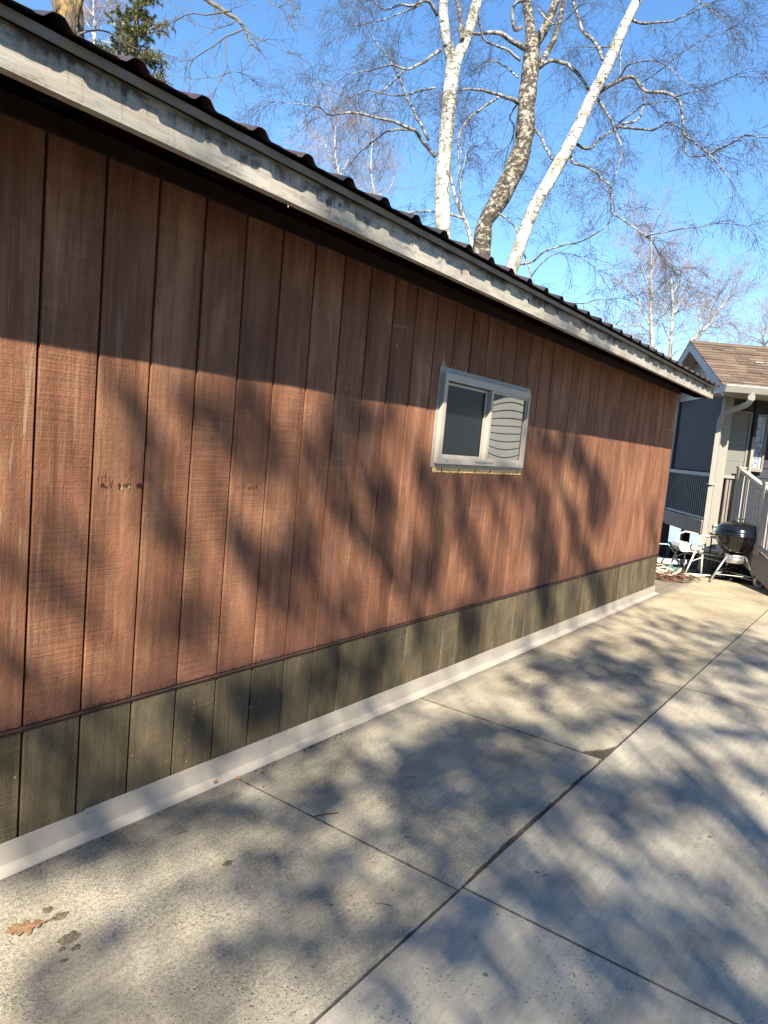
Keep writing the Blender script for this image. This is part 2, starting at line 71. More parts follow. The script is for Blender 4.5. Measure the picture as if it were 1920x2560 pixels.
BOUGHS = [[1.2,[[-7.67,-5.2,9.48,-0.022,0.0,-0.041],[-7.57,-5.22,9.44,-0.027,0.0,-0.04],[-7.46,-5.26,9.36,-0.033,0.0,-0.04]]],[1.2,[[-7.56,-5.23,9.61,-0.019,0.0,-0.025],[-7.49,-5.25,9.57,-0.018,0.0,-0.027],[-7.43,-5.27,9.55,-0.015,0.0,-0.03]]],[1.5,[[-7.65,-5.2,9.16,-0.016,0.0,-0.034],[-7.6,-5.22,9.13,-0.018,0.0,-0.034],[-7.55,-5.23,9.1,-0.02,0.0,-0.034]]],[0.5,[[-7.57,-5.23,9.05,-0.007,0.0,-0.046],[-7.45,-5.26,9.03,0.008,0.0,-0.053],[-7.3,-5.31,9.12,0.024,0.0,-0.057]]],[1.0,[[-7.36,-5.29,10.16,-0.061,0.0,-0.012],[-7.34,-5.29,9.99,-0.062,0.0,-0.012],[-7.31,-5.3,9.9,-0.062,0.0,-0.018]]],[1.1,[[-7.31,-5.3,9.91,-0.046,0.0,-0.053],[-7.22,-5.33,9.87,-0.072,0.0,-0.032],[-7.17,-5.34,9.68,-0.085,0.0,-0.01]]],[1.2,[[-7.21,-5.33,10.26,-0.064,0.0,-0.063],[-7.13,-5.36,10.23,-0.043,0.0,-0.076],[-7.0,-5.39,10.27,0.027,0.0,-0.084],[-6.89,-5.43,10.43,0.079,0.0,-0.066]]],[0.8,[[-7.09,-5.37,10.04,0.012,0.0,-0.073],[-6.82,-5.45,10.2,0.037,0.0,-0.078],[-6.56,-5.53,10.47,0.065,0.0,-0.078],[-6.36,-5.59,10.66,0.066,0.0,-0.084]]],[0.7,[[-6.63,-5.51,10.5,-0.067,0.0,-0.043],[-6.52,-5.54,10.45,-0.096,0.0,-0.014],[-6.55,-5.53,10.23,-0.096,0.0,0.013]]],[1.0,[[-7.26,-5.32,9.27,0.013,0.0,-0.068],[-7.13,-5.36,9.32,0.025,0.0,-0.073],[-7.04,-5.38,9.39,0.044,0.0,-0.073]]],[1.0,[[-7.14,-5.35,9.47,-0.043,0.0,-0.022],[-7.09,-5.37,9.41,-0.045,0.0,-0.022]]],[1.3,[[-6.99,-5.4,9.84,-0.053,0.0,-0.031],[-6.86,-5.44,9.73,-0.064,0.0,-0.025],[-6.74,-5.47,9.55,-0.074,0.0,-0.017]]],[0.8,[[-6.73,-5.48,10.04,-0.114,0.0,-0.004],[-6.68,-5.49,9.79,-0.113,0.0,-0.011],[-6.55,-5.53,9.6,-0.081,0.0,-0.052],[-6.36,-5.59,9.64,0.002,0.0,-0.093]]],[0.5,[[-6.62,-5.51,10.2,-0.071,0.0,-0.023],[-6.53,-5.54,10.07,-0.077,0.0,-0.021]]],[1.4,[[-7.56,-5.23,8.93,-0.034,0.0,-0.065],[-7.49,-5.25,8.88,-0.051,0.0,-0.053],[-7.46,-5.26,8.82,-0.071,0.0,-0.031]]],[1.6,[[-7.64,-5.2,8.89,-0.026,0.0,-0.024],[-7.59,-5.22,8.83,-0.027,0.0,-0.024]]],[0.8,[[-7.35,-5.29,9.01,-0.053,0.0,0.008],[-7.33,-5.3,8.86,-0.054,0.0,0.011]]],[1.3,[[-7.1,-5.36,9.1,-0.079,0.0,0.011],[-7.06,-5.38,8.88,-0.083,0.0,0.017]]],[1.4,[[-6.94,-5.41,9.14,-0.064,0.0,-0.049],[-6.81,-5.45,9.05,0.009,0.0,-0.091],[-6.69,-5.49,9.18,0.092,0.0,-0.092]]],[0.8,[[-6.52,-5.54,9.32,0.014,0.0,-0.047],[-6.31,-5.6,9.39,0.017,0.0,-0.051]]],[1.3,[[-6.03,-5.69,10.5,0.009,0.0,-0.05],[-5.62,-5.81,10.71,0.007,0.0,-0.056],[-5.04,-5.98,10.96,0.004,0.0,-0.065]]],[1.1,[[-5.9,-5.73,10.49,-0.084,0.0,-0.001],[-5.84,-5.74,10.19,-0.089,0.0,0.012],[-5.93,-5.72,9.85,-0.083,0.0,0.025]]],[0.8,[[-6.05,-5.68,10.22,-0.06,0.0,-0.008],[-5.86,-5.74,9.95,-0.067,0.0,-0.004]]],[1.2,[[-5.69,-5.79,10.57,-0.095,0.0,0.008],[-5.7,-5.79,10.36,-0.087,0.0,-0.01],[-5.49,-5.85,10.32,-0.095,0.0,-0.011],[-5.39,-5.88,10.02,-0.11,0.0,0.009]]],[0.6,[[-5.35,-5.89,10.68,-0.07,0.0,-0.008],[-5.21,-5.93,10.49,-0.075,0.0,-0.005]]],[0.9,[[-5.04,-5.98,11.07,-0.128,0.0,-0.032],[-4.71,-6.08,10.91,-0.167,0.0,-0.01],[-4.57,-6.12,10.45,-0.186,0.0,0.016]]],[1.5,[[-4.32,-6.2,11.52,-0.171,0.0,-0.048],[-3.97,-6.3,11.46,-0.236,0.0,-0.019],[-3.93,-6.32,11.14,-0.255,0.0,0.016]]],[1.4,[[-4.2,-6.24,10.86,-0.148,0.0,-0.015],[-3.88,-6.33,10.68,-0.171,0.0,-0.006],[-3.68,-6.39,10.52,-0.189,0.0,0.005]]],[0.6,[[-4.56,-6.13,11.22,-0.125,0.0,-0.013],[-4.3,-6.21,10.94,-0.146,0.0,0.003],[-4.3,-6.2,10.62,-0.149,0.0,0.02]]],[1.3,[[-4.87,-6.03,10.7,-0.115,0.0,-0.001],[-4.75,-6.07,10.46,-0.121,0.0,0.004],[-4.55,-6.13,10.09,-0.132,0.0,0.012]]],[0.8,[[-6.58,-5.52,10.11,-0.044,0.0,-0.051],[-6.35,-5.59,10.09,-0.069,0.0,-0.044],[-6.13,-5.66,9.94,-0.086,0.0,-0.039],[-5.93,-5.72,9.89,-0.079,0.0,-0.05]]],[0.6,[[-6.38,-5.58,10.38,-0.072,0.0,-0.025],[-6.21,-5.63,10.22,-0.092,0.0,-0.005],[-6.24,-5.62,9.95,-0.093,0.0,0.019]]],[0.5,[[-2.75,-6.67,11.82,-0.195,0.0,-0.0],[-2.51,-6.74,11.47,-0.21,0.0,0.009]]],[0.8,[[-4.74,-6.07,11.35,0.003,0.0,-0.039],[-4.33,-6.2,11.56,0.004,0.0,-0.042]]],[1.3,[[-6.18,-5.64,9.53,-0.096,0.0,0.035],[-6.26,-5.62,9.25,-0.092,0.0,0.04]]],[1.5,[[-5.52,-5.84,9.94,-0.122,0.0,0.016],[-5.48,-5.85,9.66,-0.125,0.0,0.023]]],[0.7,[[-5.89,-5.73,9.72,-0.058,0.0,0.013],[-5.9,-5.73,9.49,-0.058,0.0,0.015]]],[1.2,[[-6.47,-5.55,9.4,-0.071,0.0,0.023],[-6.5,-5.55,9.21,-0.071,0.0,0.026]]],[0.77,[[-6.21,-6.93,11.07,-0.269,-0.095,0.0],[-6.27,-7.23,11.04,-0.249,-0.093,0.0],[-6.0,-7.5,11.17,-0.282,-0.081,0.0],[-6.18,-7.85,11.08,-0.242,-0.036,0.0]]],[0.66,[[-6.49,-7.17,10.93,-0.053,0.031,0.0],[-6.92,-7.32,10.72,-0.043,0.028,0.0]]],[0.61,[[-6.89,-7.38,10.74,-0.141,-0.041,-0.0],[-6.9,-7.61,10.73,-0.125,-0.049,0.0],[-6.52,-7.81,10.92,-0.124,-0.061,-0.0],[-6.25,-7.92,11.05,-0.128,-0.066,0.0]]],[0.88,[[-7.78,-6.87,10.3,-0.12,-0.14,0.0],[-7.35,-7.02,10.51,-0.21,-0.155,0.0],[-7.19,-7.29,10.59,-0.281,-0.099,0.0],[-7.27,-7.69,10.55,-0.246,-0.041,0.0]]],[0.88,[[-7.84,-6.99,10.28,-0.206,-0.155,0.0],[-7.64,-7.23,10.37,-0.249,-0.137,0.0],[-7.52,-7.53,10.43,-0.273,-0.104,0.0]]],[0.61,[[-7.86,-7.34,10.26,-0.108,-0.0,0.0],[-7.93,-7.45,10.23,-0.099,0.003,0.0]]],[0.44,[[-8.04,-7.15,10.18,-0.071,-0.038,0.0],[-8.0,-7.29,10.2,-0.072,-0.034,-0.0]]],[0.61,[[-6.61,-7.87,10.87,-0.145,-0.021,0.0],[-6.68,-8.09,10.84,-0.135,-0.022,0.0],[-6.53,-8.34,10.91,-0.138,-0.025,0.0],[-6.37,-8.59,10.99,-0.148,-0.019,0.0]]],[0.66,[[-6.99,-8.05,10.69,-0.098,-0.023,0.0],[-6.88,-8.27,10.74,-0.105,-0.014,0.0],[-6.86,-8.53,10.75,-0.103,-0.004,0.0]]],[0.77,[[-7.42,-7.61,10.48,-0.183,-0.053,0.0],[-7.35,-7.92,10.51,-0.175,-0.049,0.0],[-7.1,-8.19,10.63,-0.187,-0.054,0.0]]],[0.66,[[-7.14,-8.14,10.62,-0.101,0.0,0.0],[-7.24,-8.31,10.57,-0.09,0.004,0.0],[-7.35,-8.47,10.51,-0.08,0.008,0.0]]],[0.39,[[-7.51,-7.74,10.44,-0.071,-0.015,0.0],[-7.5,-7.94,10.44,-0.069,-0.01,0.0]]],[0.77,[[-8.03,-7.57,10.18,-0.089,-0.025,0.0],[-7.99,-7.84,10.2,-0.088,-0.011,0.0],[-8.0,-8.11,10.19,-0.081,0.002,0.0],[-8.04,-8.27,10.18,-0.073,0.012,0.0],[-8.1,-8.37,10.15,-0.064,0.018,0.0]]],[0.39,[[-7.91,-8.14,10.24,-0.043,0.005,0.0],[-7.98,-8.27,10.21,-0.039,0.007,0.0]]],[0.83,[[-8.38,-7.32,10.01,-0.051,-0.061,0.0],[-8.23,-7.44,10.08,-0.071,-0.057,0.0],[-8.13,-7.6,10.14,-0.086,-0.048,0.0]]],[0.66,[[-8.25,-7.59,10.07,-0.027,0.025,0.0],[-8.37,-7.65,10.02,-0.024,0.023,0.0]]],[0.61,[[-8.33,-7.73,10.04,-0.037,-0.031,0.0],[-8.17,-7.88,10.11,-0.061,-0.017,0.0],[-8.21,-8.02,10.1,-0.059,0.007,-0.0]]],[0.72,[[-8.56,-7.37,9.93,-0.044,-0.018,0.0],[-8.52,-7.52,9.94,-0.045,-0.015,0.0]]],[0.5,[[-8.27,-7.97,10.06,-0.032,-0.009,0.0],[-8.19,-8.15,10.1,-0.034,-0.007,0.0]]],[0.22,[[-7.82,-7.89,10.28,-0.035,-0.003,0.0],[-7.84,-8.1,10.27,-0.032,-0.0,0.0],[-7.87,-8.35,10.26,-0.03,0.002,0.0]]],[0.5,[[-5.78,-7.23,11.27,-0.127,-0.051,0.0],[-5.53,-7.5,11.4,-0.14,-0.048,0.0]]],[0.55,[[-5.32,-7.7,11.5,-0.171,-0.027,0.0],[-5.58,-7.96,11.37,-0.143,-0.012,0.0],[-5.79,-8.06,11.27,-0.112,0.001,0.0]]],[0.5,[[-5.3,-8.29,11.51,-0.15,-0.004,0.0],[-5.69,-8.46,11.32,-0.123,0.002,0.0]]],[0.5,[[-5.84,-7.38,11.25,-0.11,-0.033,0.0],[-5.79,-7.86,11.27,-0.106,-0.023,0.0]]],[0.72,[[-8.83,-6.15,9.79,-0.019,-0.08,0.0],[-8.6,-6.2,9.91,-0.038,-0.091,0.0],[-8.42,-6.37,10.0,-0.06,-0.088,0.0],[-8.19,-6.65,10.1,-0.078,-0.082,0.0]]],[0.55,[[-7.62,-5.21,8.54,0.006,0.0,-0.028],[-8.63,-6.04,9.89,-0.02,-0.049,0.0],[-8.35,-6.13,10.02,-0.027,-0.055,0.0]]],[0.61,[[-8.17,-6.6,10.12,-0.044,-0.062,0.0],[-7.93,-6.73,10.23,-0.064,-0.064,0.0],[-7.82,-6.9,10.28,-0.077,-0.055,0.0]]],[0.55,[[-8.73,-6.56,9.84,-0.01,-0.03,0.0],[-8.62,-6.61,9.9,-0.015,-0.032,0.0],[-8.47,-6.74,9.97,-0.021,-0.031,-0.0]]],[0.83,[[-8.96,-6.51,9.73,-0.012,-0.047,0.0],[-8.85,-6.58,9.78,-0.012,-0.05,0.0],[-8.71,-6.6,9.85,-0.013,-0.055,0.0]]],[0.66,[[-9.0,-6.59,9.71,-0.028,-0.057,0.0],[-8.91,-6.77,9.76,-0.033,-0.053,0.0]]],[0.55,[[-8.73,-6.87,9.84,-0.011,-0.049,0.0],[-8.65,-6.88,9.88,-0.023,-0.052,-0.0],[-8.59,-6.95,9.91,-0.046,-0.035,0.0],[-8.59,-7.1,9.91,-0.048,-0.016,0.0]]],[0.55,[[-8.34,-6.88,10.03,-0.062,-0.002,0.0],[-8.4,-7.04,10.0,-0.055,0.003,0.0],[-8.46,-7.19,9.97,-0.05,0.006,0.0]]],[0.39,[[-8.89,-6.76,9.77,-0.017,-0.024,0.0],[-8.78,-7.01,9.82,-0.017,-0.023,0.0],[-8.66,-7.12,9.88,-0.016,-0.027,0.0]]],[0.28,[[-8.48,-6.81,9.96,-0.032,-0.018,0.0],[-8.46,-7.01,9.97,-0.031,-0.014,0.0]]],[0.55,[[-8.5,-7.18,9.96,-0.012,-0.039,-0.0],[-8.35,-7.21,10.03,-0.017,-0.043,-0.0]]],[1.1,[[-5.14,-5.95,11.28,-0.058,0.0,-0.095],[-4.75,-6.07,11.42,-0.045,0.0,-0.105],[-4.3,-6.2,11.62,-0.024,0.0,-0.117]]],[1.0,[[-6.6,-5.51,10.62,-0.039,0.0,-0.071],[-6.44,-5.56,10.65,-0.045,0.0,-0.074],[-6.24,-5.62,10.69,-0.053,0.0,-0.078]]],[0.9,[[-6.05,-5.68,10.68,-0.103,0.0,-0.0],[-6.05,-5.68,10.51,-0.104,-0.0,0.003]]],[0.8,[[-6.5,-5.55,10.42,-0.065,0.0,-0.048],[-6.29,-5.61,10.36,-0.101,0.0,-0.028],[-6.25,-5.62,10.13,-0.117,0.0,0.002]]],[0.33,[[-7.64,-8.09,10.37,-0.059,-0.002,0.0],[-7.67,-8.25,10.36,-0.055,0.003,0.0],[-7.73,-8.39,10.33,-0.05,0.006,0.0]]],[0.39,[[-6.09,-8.21,11.13,-0.145,-0.015,-0.0],[-6.18,-8.48,11.08,-0.133,-0.007,0.0]]],[0.33,[[-8.9,-6.22,9.76,-0.009,-0.043,0.0],[-8.86,-6.23,9.78,-0.01,-0.044,-0.0]]],[0.8,[[-3.74,-9.78,10.32,0.004,0.2,0],[-3.17,-9.96,10.6,0.004,0.2,0],[-2.61,-10.14,10.87,0.004,0.2,0]]],[0.8,[[-4.95,-10.88,9.73,-0.132,0.41,0],[-4.36,-10.92,10.02,-0.132,0.41,0],[-3.76,-10.97,10.31,-0.132,0.41,0]]],[0.8,[[-8.62,-8.63,8.12,-0.098,0.348,0],[-7.89,-8.62,8.31,-0.098,0.348,0],[-7.27,-8.68,8.61,-0.098,0.348,0]]],[0.8,[[-5.05,-11.8,9.69,-0.018,0.279,0],[-4.18,-12.02,10.11,-0.018,0.279,0],[-3.32,-12.24,10.53,-0.018,0.279,0]]],[0.8,[[-3.64,-10.51,10.37,-0.092,0.209,0],[-3.08,-10.5,10.64,-0.092,0.209,0],[-2.53,-10.49,10.91,-0.092,0.209,0]]],[0.8,[[-3.58,-9.88,10.4,0.017,0.259,0],[-3.11,-10.04,10.63,0.017,0.259,0],[-2.64,-10.21,10.86,0.017,0.259,0]]],[0.8,[[-5.25,-11.6,9.59,-0.134,0.223,0],[-4.61,-11.52,9.9,-0.134,0.223,0],[-3.97,-11.44,10.21,-0.134,0.223,0]]],[0.8,[[-5.23,-11.4,9.6,-0.176,0.308,0],[-4.42,-11.32,9.99,-0.176,0.308,0],[-3.62,-11.23,10.38,-0.176,0.308,0]]],[0.8,[[-5.42,-10.0,9.51,-0.075,0.195,0],[-4.52,-10.02,9.94,-0.075,0.195,0],[-3.62,-10.04,10.38,-0.075,0.195,0]]],[0.8,[[-7.81,-9.27,8.35,0.053,0.221,0],[-7.09,-9.61,8.7,0.053,0.221,0],[-6.36,-9.95,9.05,0.053,0.221,0]]],[0.8,[[-3.09,-10.85,10.64,0.13,0.263,0],[-2.39,-11.31,10.98,0.13,0.263,0],[-1.68,-11.77,11.32,0.13,0.263,0]]],[0.8,[[-9.42,-9.54,8.12,0.193,0.417,0],[-8.72,-9.7,8.12,0.193,0.417,0],[-8.1,-9.91,8.21,0.193,0.417,0]]],[0.8,[[-4.44,-12.72,9.98,-0.098,0.283,0],[-4.04,-12.74,10.18,-0.098,0.283,0],[-3.63,-12.76,10.38,-0.098,0.283,0]]],[0.8,[[-2.78,-10.73,10.79,0.073,0.308,0],[-2.17,-11.02,11.09,0.073,0.308,0],[-1.55,-11.31,11.38,0.073,0.308,0]]],[0.8,[[-10.43,-7.53,8.12,0.216,0.365,0],[-9.62,-7.76,8.12,0.216,0.365,0],[-8.82,-8.0,8.12,0.216,0.365,0]]],[0.8,[[-7.68,-7.81,8.41,0.141,0.446,0],[-6.76,-8.29,8.86,0.141,0.446,0],[-5.84,-8.77,9.3,0.141,0.446,0]]],[0.8,[[-5.17,-9.07,9.63,0.028,0.438,0],[-4.29,-9.37,10.06,0.028,0.438,0],[-3.41,-9.68,10.48,0.028,0.438,0]]],[0.8,[[-6.31,-10.45,9.08,-0.055,0.219,0],[-5.68,-10.53,9.38,-0.055,0.219,0],[-5.05,-10.6,9.69,-0.055,0.219,0]]],[0.8,[[-4.45,-11.65,9.98,0.004,0.252,0],[-3.6,-11.92,10.39,0.004,0.252,0],[-2.74,-12.18,10.81,0.004,0.252,0]]],[0.8,[[-11.87,-11.1,8.12,-0.03,0.275,0],[-10.99,-11.05,8.12,-0.03,0.275,0],[-10.1,-11.0,8.12,-0.03,0.275,0]]],[0.8,[[-6.89,-8.32,8.79,0.135,0.444,0],[-6.27,-8.64,9.09,0.135,0.444,0],[-5.65,-8.96,9.4,0.135,0.444,0]]],[0.8,[[-5.5,-11.33,9.47,0.007,0.243,0],[-4.81,-11.55,9.8,0.007,0.243,0],[-4.13,-11.77,10.13,0.007,0.243,0]]],[0.8,[[-7.5,-10.75,8.5,-0.142,0.371,0],[-6.94,-10.77,8.77,-0.142,0.371,0],[-6.38,-10.78,9.04,-0.142,0.371,0]]],[0.8,[[-2.31,-9.76,11.02,0.044,0.293,0],[-1.57,-10.06,11.38,0.044,0.293,0],[-0.61,-10.22,11.51,0.044,0.293,0]]],[0.8,[[-7.64,-10.11,8.43,-0.099,0.27,0],[-6.75,-10.14,8.86,-0.099,0.27,0],[-5.87,-10.17,9.29,-0.099,0.27,0]]],[0.8,[[-11.73,-9.67,8.12,0.219,0.372,0],[-11.19,-9.83,8.12,0.219,0.372,0],[-10.65,-9.99,8.12,0.219,0.372,0]]],[0.8,[[-11.15,-8.71,8.12,0.075,0.45,0],[-9.81,-8.82,8.12,0.075,0.45,0],[-8.48,-8.93,8.12,0.075,0.45,0]]],[0.8,[[-11.4,-11.07,8.12,-0.167,0.281,0],[-10.46,-10.79,8.12,-0.167,0.281,0],[-9.52,-10.51,8.12,-0.167,0.281,0]]],[0.8,[[-3.95,-9.75,10.22,0.002,0.23,0],[-3.27,-9.96,10.55,0.002,0.23,0],[-2.59,-10.17,10.88,0.002,0.23,0]]],[0.8,[[-7.83,-11.18,8.34,-0.037,0.241,0],[-7.08,-11.33,8.7,-0.037,0.241,0],[-6.33,-11.47,9.06,-0.037,0.241,0]]],[0.8,[[-5.36,-11.77,9.53,0.154,0.302,0],[-4.67,-12.23,9.87,0.154,0.302,0],[-3.98,-12.69,10.21,0.154,0.302,0]]],[0.8,[[-2.69,-10.91,10.84,-0.108,0.437,0],[-2.21,-10.97,11.07,-0.108,0.437,0],[-1.74,-11.03,11.3,-0.108,0.437,0]]],[0.8,[[-11.35,-9.51,8.12,-0.222,0.412,0],[-10.18,-9.2,8.12,-0.222,0.412,0],[-9.02,-8.88,8.12,-0.222,0.412,0]]],[0.8,[[-6.73,-9.5,8.87,-0.165,0.454,0],[-6.27,-9.51,9.1,-0.165,0.454,0],[-5.8,-9.53,9.32,-0.165,0.454,0]]],[0.8,[[-9.35,-7.95,8.46,-0.088,0.254,0],[-8.67,-7.83,8.46,-0.088,0.254,0],[-8.07,-7.71,8.46,-0.088,0.254,0]]],[0.8,[[-10.44,-9.62,8.46,-0.096,0.254,0],[-9.51,-9.45,8.46,-0.096,0.254,0],[-8.58,-9.28,8.46,-0.096,0.254,0]]],[0.8,[[-9.12,-9.5,8.46,-0.184,0.401,0],[-8.53,-9.36,8.46,-0.184,0.401,0],[-8.07,-9.23,8.46,-0.184,0.401,0]]],[0.8,[[-11.18,-5.61,8.46,0.215,0.342,0],[-10.72,-5.76,8.46,0.215,0.342,0],[-10.26,-5.9,8.46,0.215,0.342,0]]],[0.8,[[-10.32,-7.26,8.46,0.156,0.248,0],[-9.83,-7.42,8.46,0.156,0.248,0],[-9.33,-7.58,8.46,0.156,0.248,0]]],[0.8,[[-13.28,-5.61,8.46,-0.117,0.356,0],[-12.35,-5.45,8.46,-0.117,0.356,0],[-11.42,-5.3,8.46,-0.117,0.356,0]]],[0.8,[[-11.63,-9.47,8.46,-0.092,0.324,0],[-11.1,-9.39,8.46,-0.092,0.324,0],[-10.56,-9.31,8.46,-0.092,0.324,0]]],[0.8,[[-11.05,-7.47,8.46,0.161,0.288,0],[-10.58,-7.6,8.46,0.161,0.288,0],[-10.11,-7.73,8.46,0.161,0.288,0]]],[0.8,[[-13.03,-7.33,8.46,0.097,0.217,0],[-12.44,-7.46,8.46,0.097,0.217,0],[-11.86,-7.59,8.46,0.097,0.217,0]]],[0.8,[[-10.71,-7.95,8.46,0.111,0.322,0],[-10.13,-8.05,8.46,0.111,0.322,0],[-9.55,-8.15,8.46,0.111,0.322,0]]],[0.8,[[-9.26,-7.79,8.46,0.102,0.239,0],[-8.66,-7.92,8.46,0.102,0.239,0],[-8.07,-8.05,8.46,0.102,0.239,0]]],[0.8,[[-10.7,-6.37,8.46,-0.023,0.28,0],[-10.11,-6.34,8.46,-0.023,0.28,0],[-9.52,-6.32,8.46,-0.023,0.28,0]]],[0.8,[[-11.93,-7.77,8.46,0.041,0.335,0],[-10.94,-7.83,8.46,0.041,0.335,0],[-9.94,-7.89,8.46,0.041,0.335,0]]],[0.8,[[-10.62,-6.72,8.46,-0.051,0.289,0],[-9.73,-6.64,8.46,-0.051,0.289,0],[-8.84,-6.56,8.46,-0.051,0.289,0]]],[0.8,[[-10.46,-5.38,8.46,0.116,0.272,0],[-9.71,-5.54,8.46,0.116,0.272,0],[-8.96,-5.7,8.46,0.116,0.272,0]]],[0.8,[[-12.84,-9.64,8.46,-0.116,0.36,0],[-12.31,-9.55,8.46,-0.116,0.36,0],[-11.78,-9.47,8.46,-0.116,0.36,0]]],[0.8,[[-12.8,-7.94,8.46,0.211,0.336,0],[-12.14,-8.14,8.46,0.211,0.336,0],[-11.49,-8.35,8.46,0.211,0.336,0]]],[0.8,[[-12.17,-7.45,8.46,-0.154,0.278,0],[-11.6,-7.29,8.46,-0.154,0.278,0],[-11.04,-7.14,8.46,-0.154,0.278,0]]],[0.8,[[-10.23,-5.85,8.46,0.089,0.212,0],[-9.46,-6.01,8.46,0.089,0.212,0],[-8.69,-6.17,8.46,0.089,0.212,0]]],[0.8,[[-12.91,-5.25,8.46,0.199,0.332,0],[-12.09,-5.5,8.46,0.199,0.332,0],[-11.27,-5.74,8.46,0.199,0.332,0]]],[0.8,[[-10.3,-6.64,8.46,-0.056,0.306,0],[-9.67,-6.59,8.46,-0.056,0.306,0],[-9.03,-6.53,8.46,-0.056,0.306,0]]],[0.8,[[-12.55,-6.18,8.46,-0.083,0.239,0],[-11.7,-6.03,8.46,-0.083,0.239,0],[-10.86,-5.88,8.46,-0.083,0.239,0]]],[0.8,[[-10.85,-8.78,8.46,-0.153,0.422,0],[-10.03,-8.63,8.46,-0.153,0.422,0],[-9.21,-8.48,8.46,-0.153,0.422,0]]],[0.8,[[-10.05,-6.87,8.46,-0.114,0.33,0],[-9.53,-6.78,8.46,-0.114,0.33,0],[-9.01,-6.69,8.46,-0.114,0.33,0]]],[0.8,[[-13.31,-7.93,8.46,0.092,0.186,0],[-12.43,-8.14,8.46,0.092,0.186,0],[-11.56,-8.36,8.46,0.092,0.186,0]]],[0.8,[[-9.53,-5.61,8.46,0.016,0.212,0],[-8.61,-5.65,8.46,0.016,0.212,0],[-8.07,-5.68,8.46,0.016,0.212,0]]],[0.16,[[-7.16,-7.47,8.66,0.099,0.446,0],[-6.82,-7.63,8.83,0.099,0.446,0],[-6.48,-7.79,8.99,0.099,0.446,0]]],[0.16,[[-7.45,-6.29,8.52,-0.01,0.355,0],[-7.05,-6.4,8.72,-0.01,0.355,0],[-6.65,-6.51,8.91,-0.01,0.355,0]]],[0.16,[[-7.23,-5.64,8.63,-0.063,0.386,0],[-6.64,-5.75,8.92,-0.063,0.386,0],[-6.05,-5.86,9.2,-0.063,0.386,0]]],[0.16,[[-5.09,-7.21,9.67,-0.011,0.472,0],[-4.68,-7.33,9.87,-0.011,0.472,0],[-4.28,-7.44,10.06,-0.011,0.472,0]]],[0.16,[[-7.05,-6.95,8.72,-0.302,0.382,0],[-6.59,-6.82,8.94,-0.302,0.382,0],[-6.13,-6.7,9.16,-0.302,0.382,0]]],[0.16,[[-4.47,-7.26,9.97,0.057,0.364,0],[-3.88,-7.5,10.26,0.057,0.364,0],[-3.29,-7.75,10.54,0.057,0.364,0]]],[0.16,[[-4.24,-7.61,10.08,-0.187,0.317,0],[-3.65,-7.54,10.37,-0.187,0.317,0],[-3.06,-7.46,10.65,-0.187,0.317,0]]],[0.16,[[-4.47,-6.5,9.97,0.054,0.464,0],[-3.74,-6.77,10.32,0.054,0.464,0],[-3.01,-7.05,10.68,0.054,0.464,0]]],[0.16,[[-4.08,-7.79,10.16,-0.001,0.343,0],[-3.68,-7.92,10.35,-0.001,0.343,0],[-3.28,-8.04,10.55,-0.001,0.343,0]]],[0.16,[[-4.14,-7.63,10.13,0.078,0.259,0],[-3.68,-7.86,10.35,0.078,0.259,0],[-3.22,-8.1,10.57,0.078,0.259,0]]],[0.16,[[-4.97,-6.87,9.73,-0.25,0.237,0],[-4.7,-6.75,9.86,-0.25,0.237,0],[-4.44,-6.63,9.99,-0.25,0.237,0]]],[0.16,[[-7.31,-5.94,8.59,-0.316,0.372,0],[-6.88,-5.81,8.8,-0.316,0.372,0],[-6.45,-5.68,9.01,-0.316,0.372,0]]],[0.16,[[-5.63,-6.55,9.41,-0.141,0.478,0],[-5.15,-6.6,9.64,-0.141,0.478,0],[-4.67,-6.64,9.87,-0.141,0.478,0]]],[0.16,[[-4.2,-7.55,10.1,-0.303,0.332,0],[-3.74,-7.39,10.32,-0.303,0.332,0],[-3.28,-7.23,10.55,-0.303,0.332,0]]],[0.16,[[-7.8,-7.09,8.46,0.072,0.424,0],[-7.14,-7.29,8.67,0.072,0.424,0],[-6.55,-7.54,8.96,0.072,0.424,0]]],[0.16,[[-7.38,-6.4,8.56,0.072,0.439,0],[-6.75,-6.66,8.86,0.072,0.439,0],[-6.13,-6.92,9.17,0.072,0.439,0]]]]
BXY = [-7.09,-8.17]
BOW = .0011
TAU = 2.4

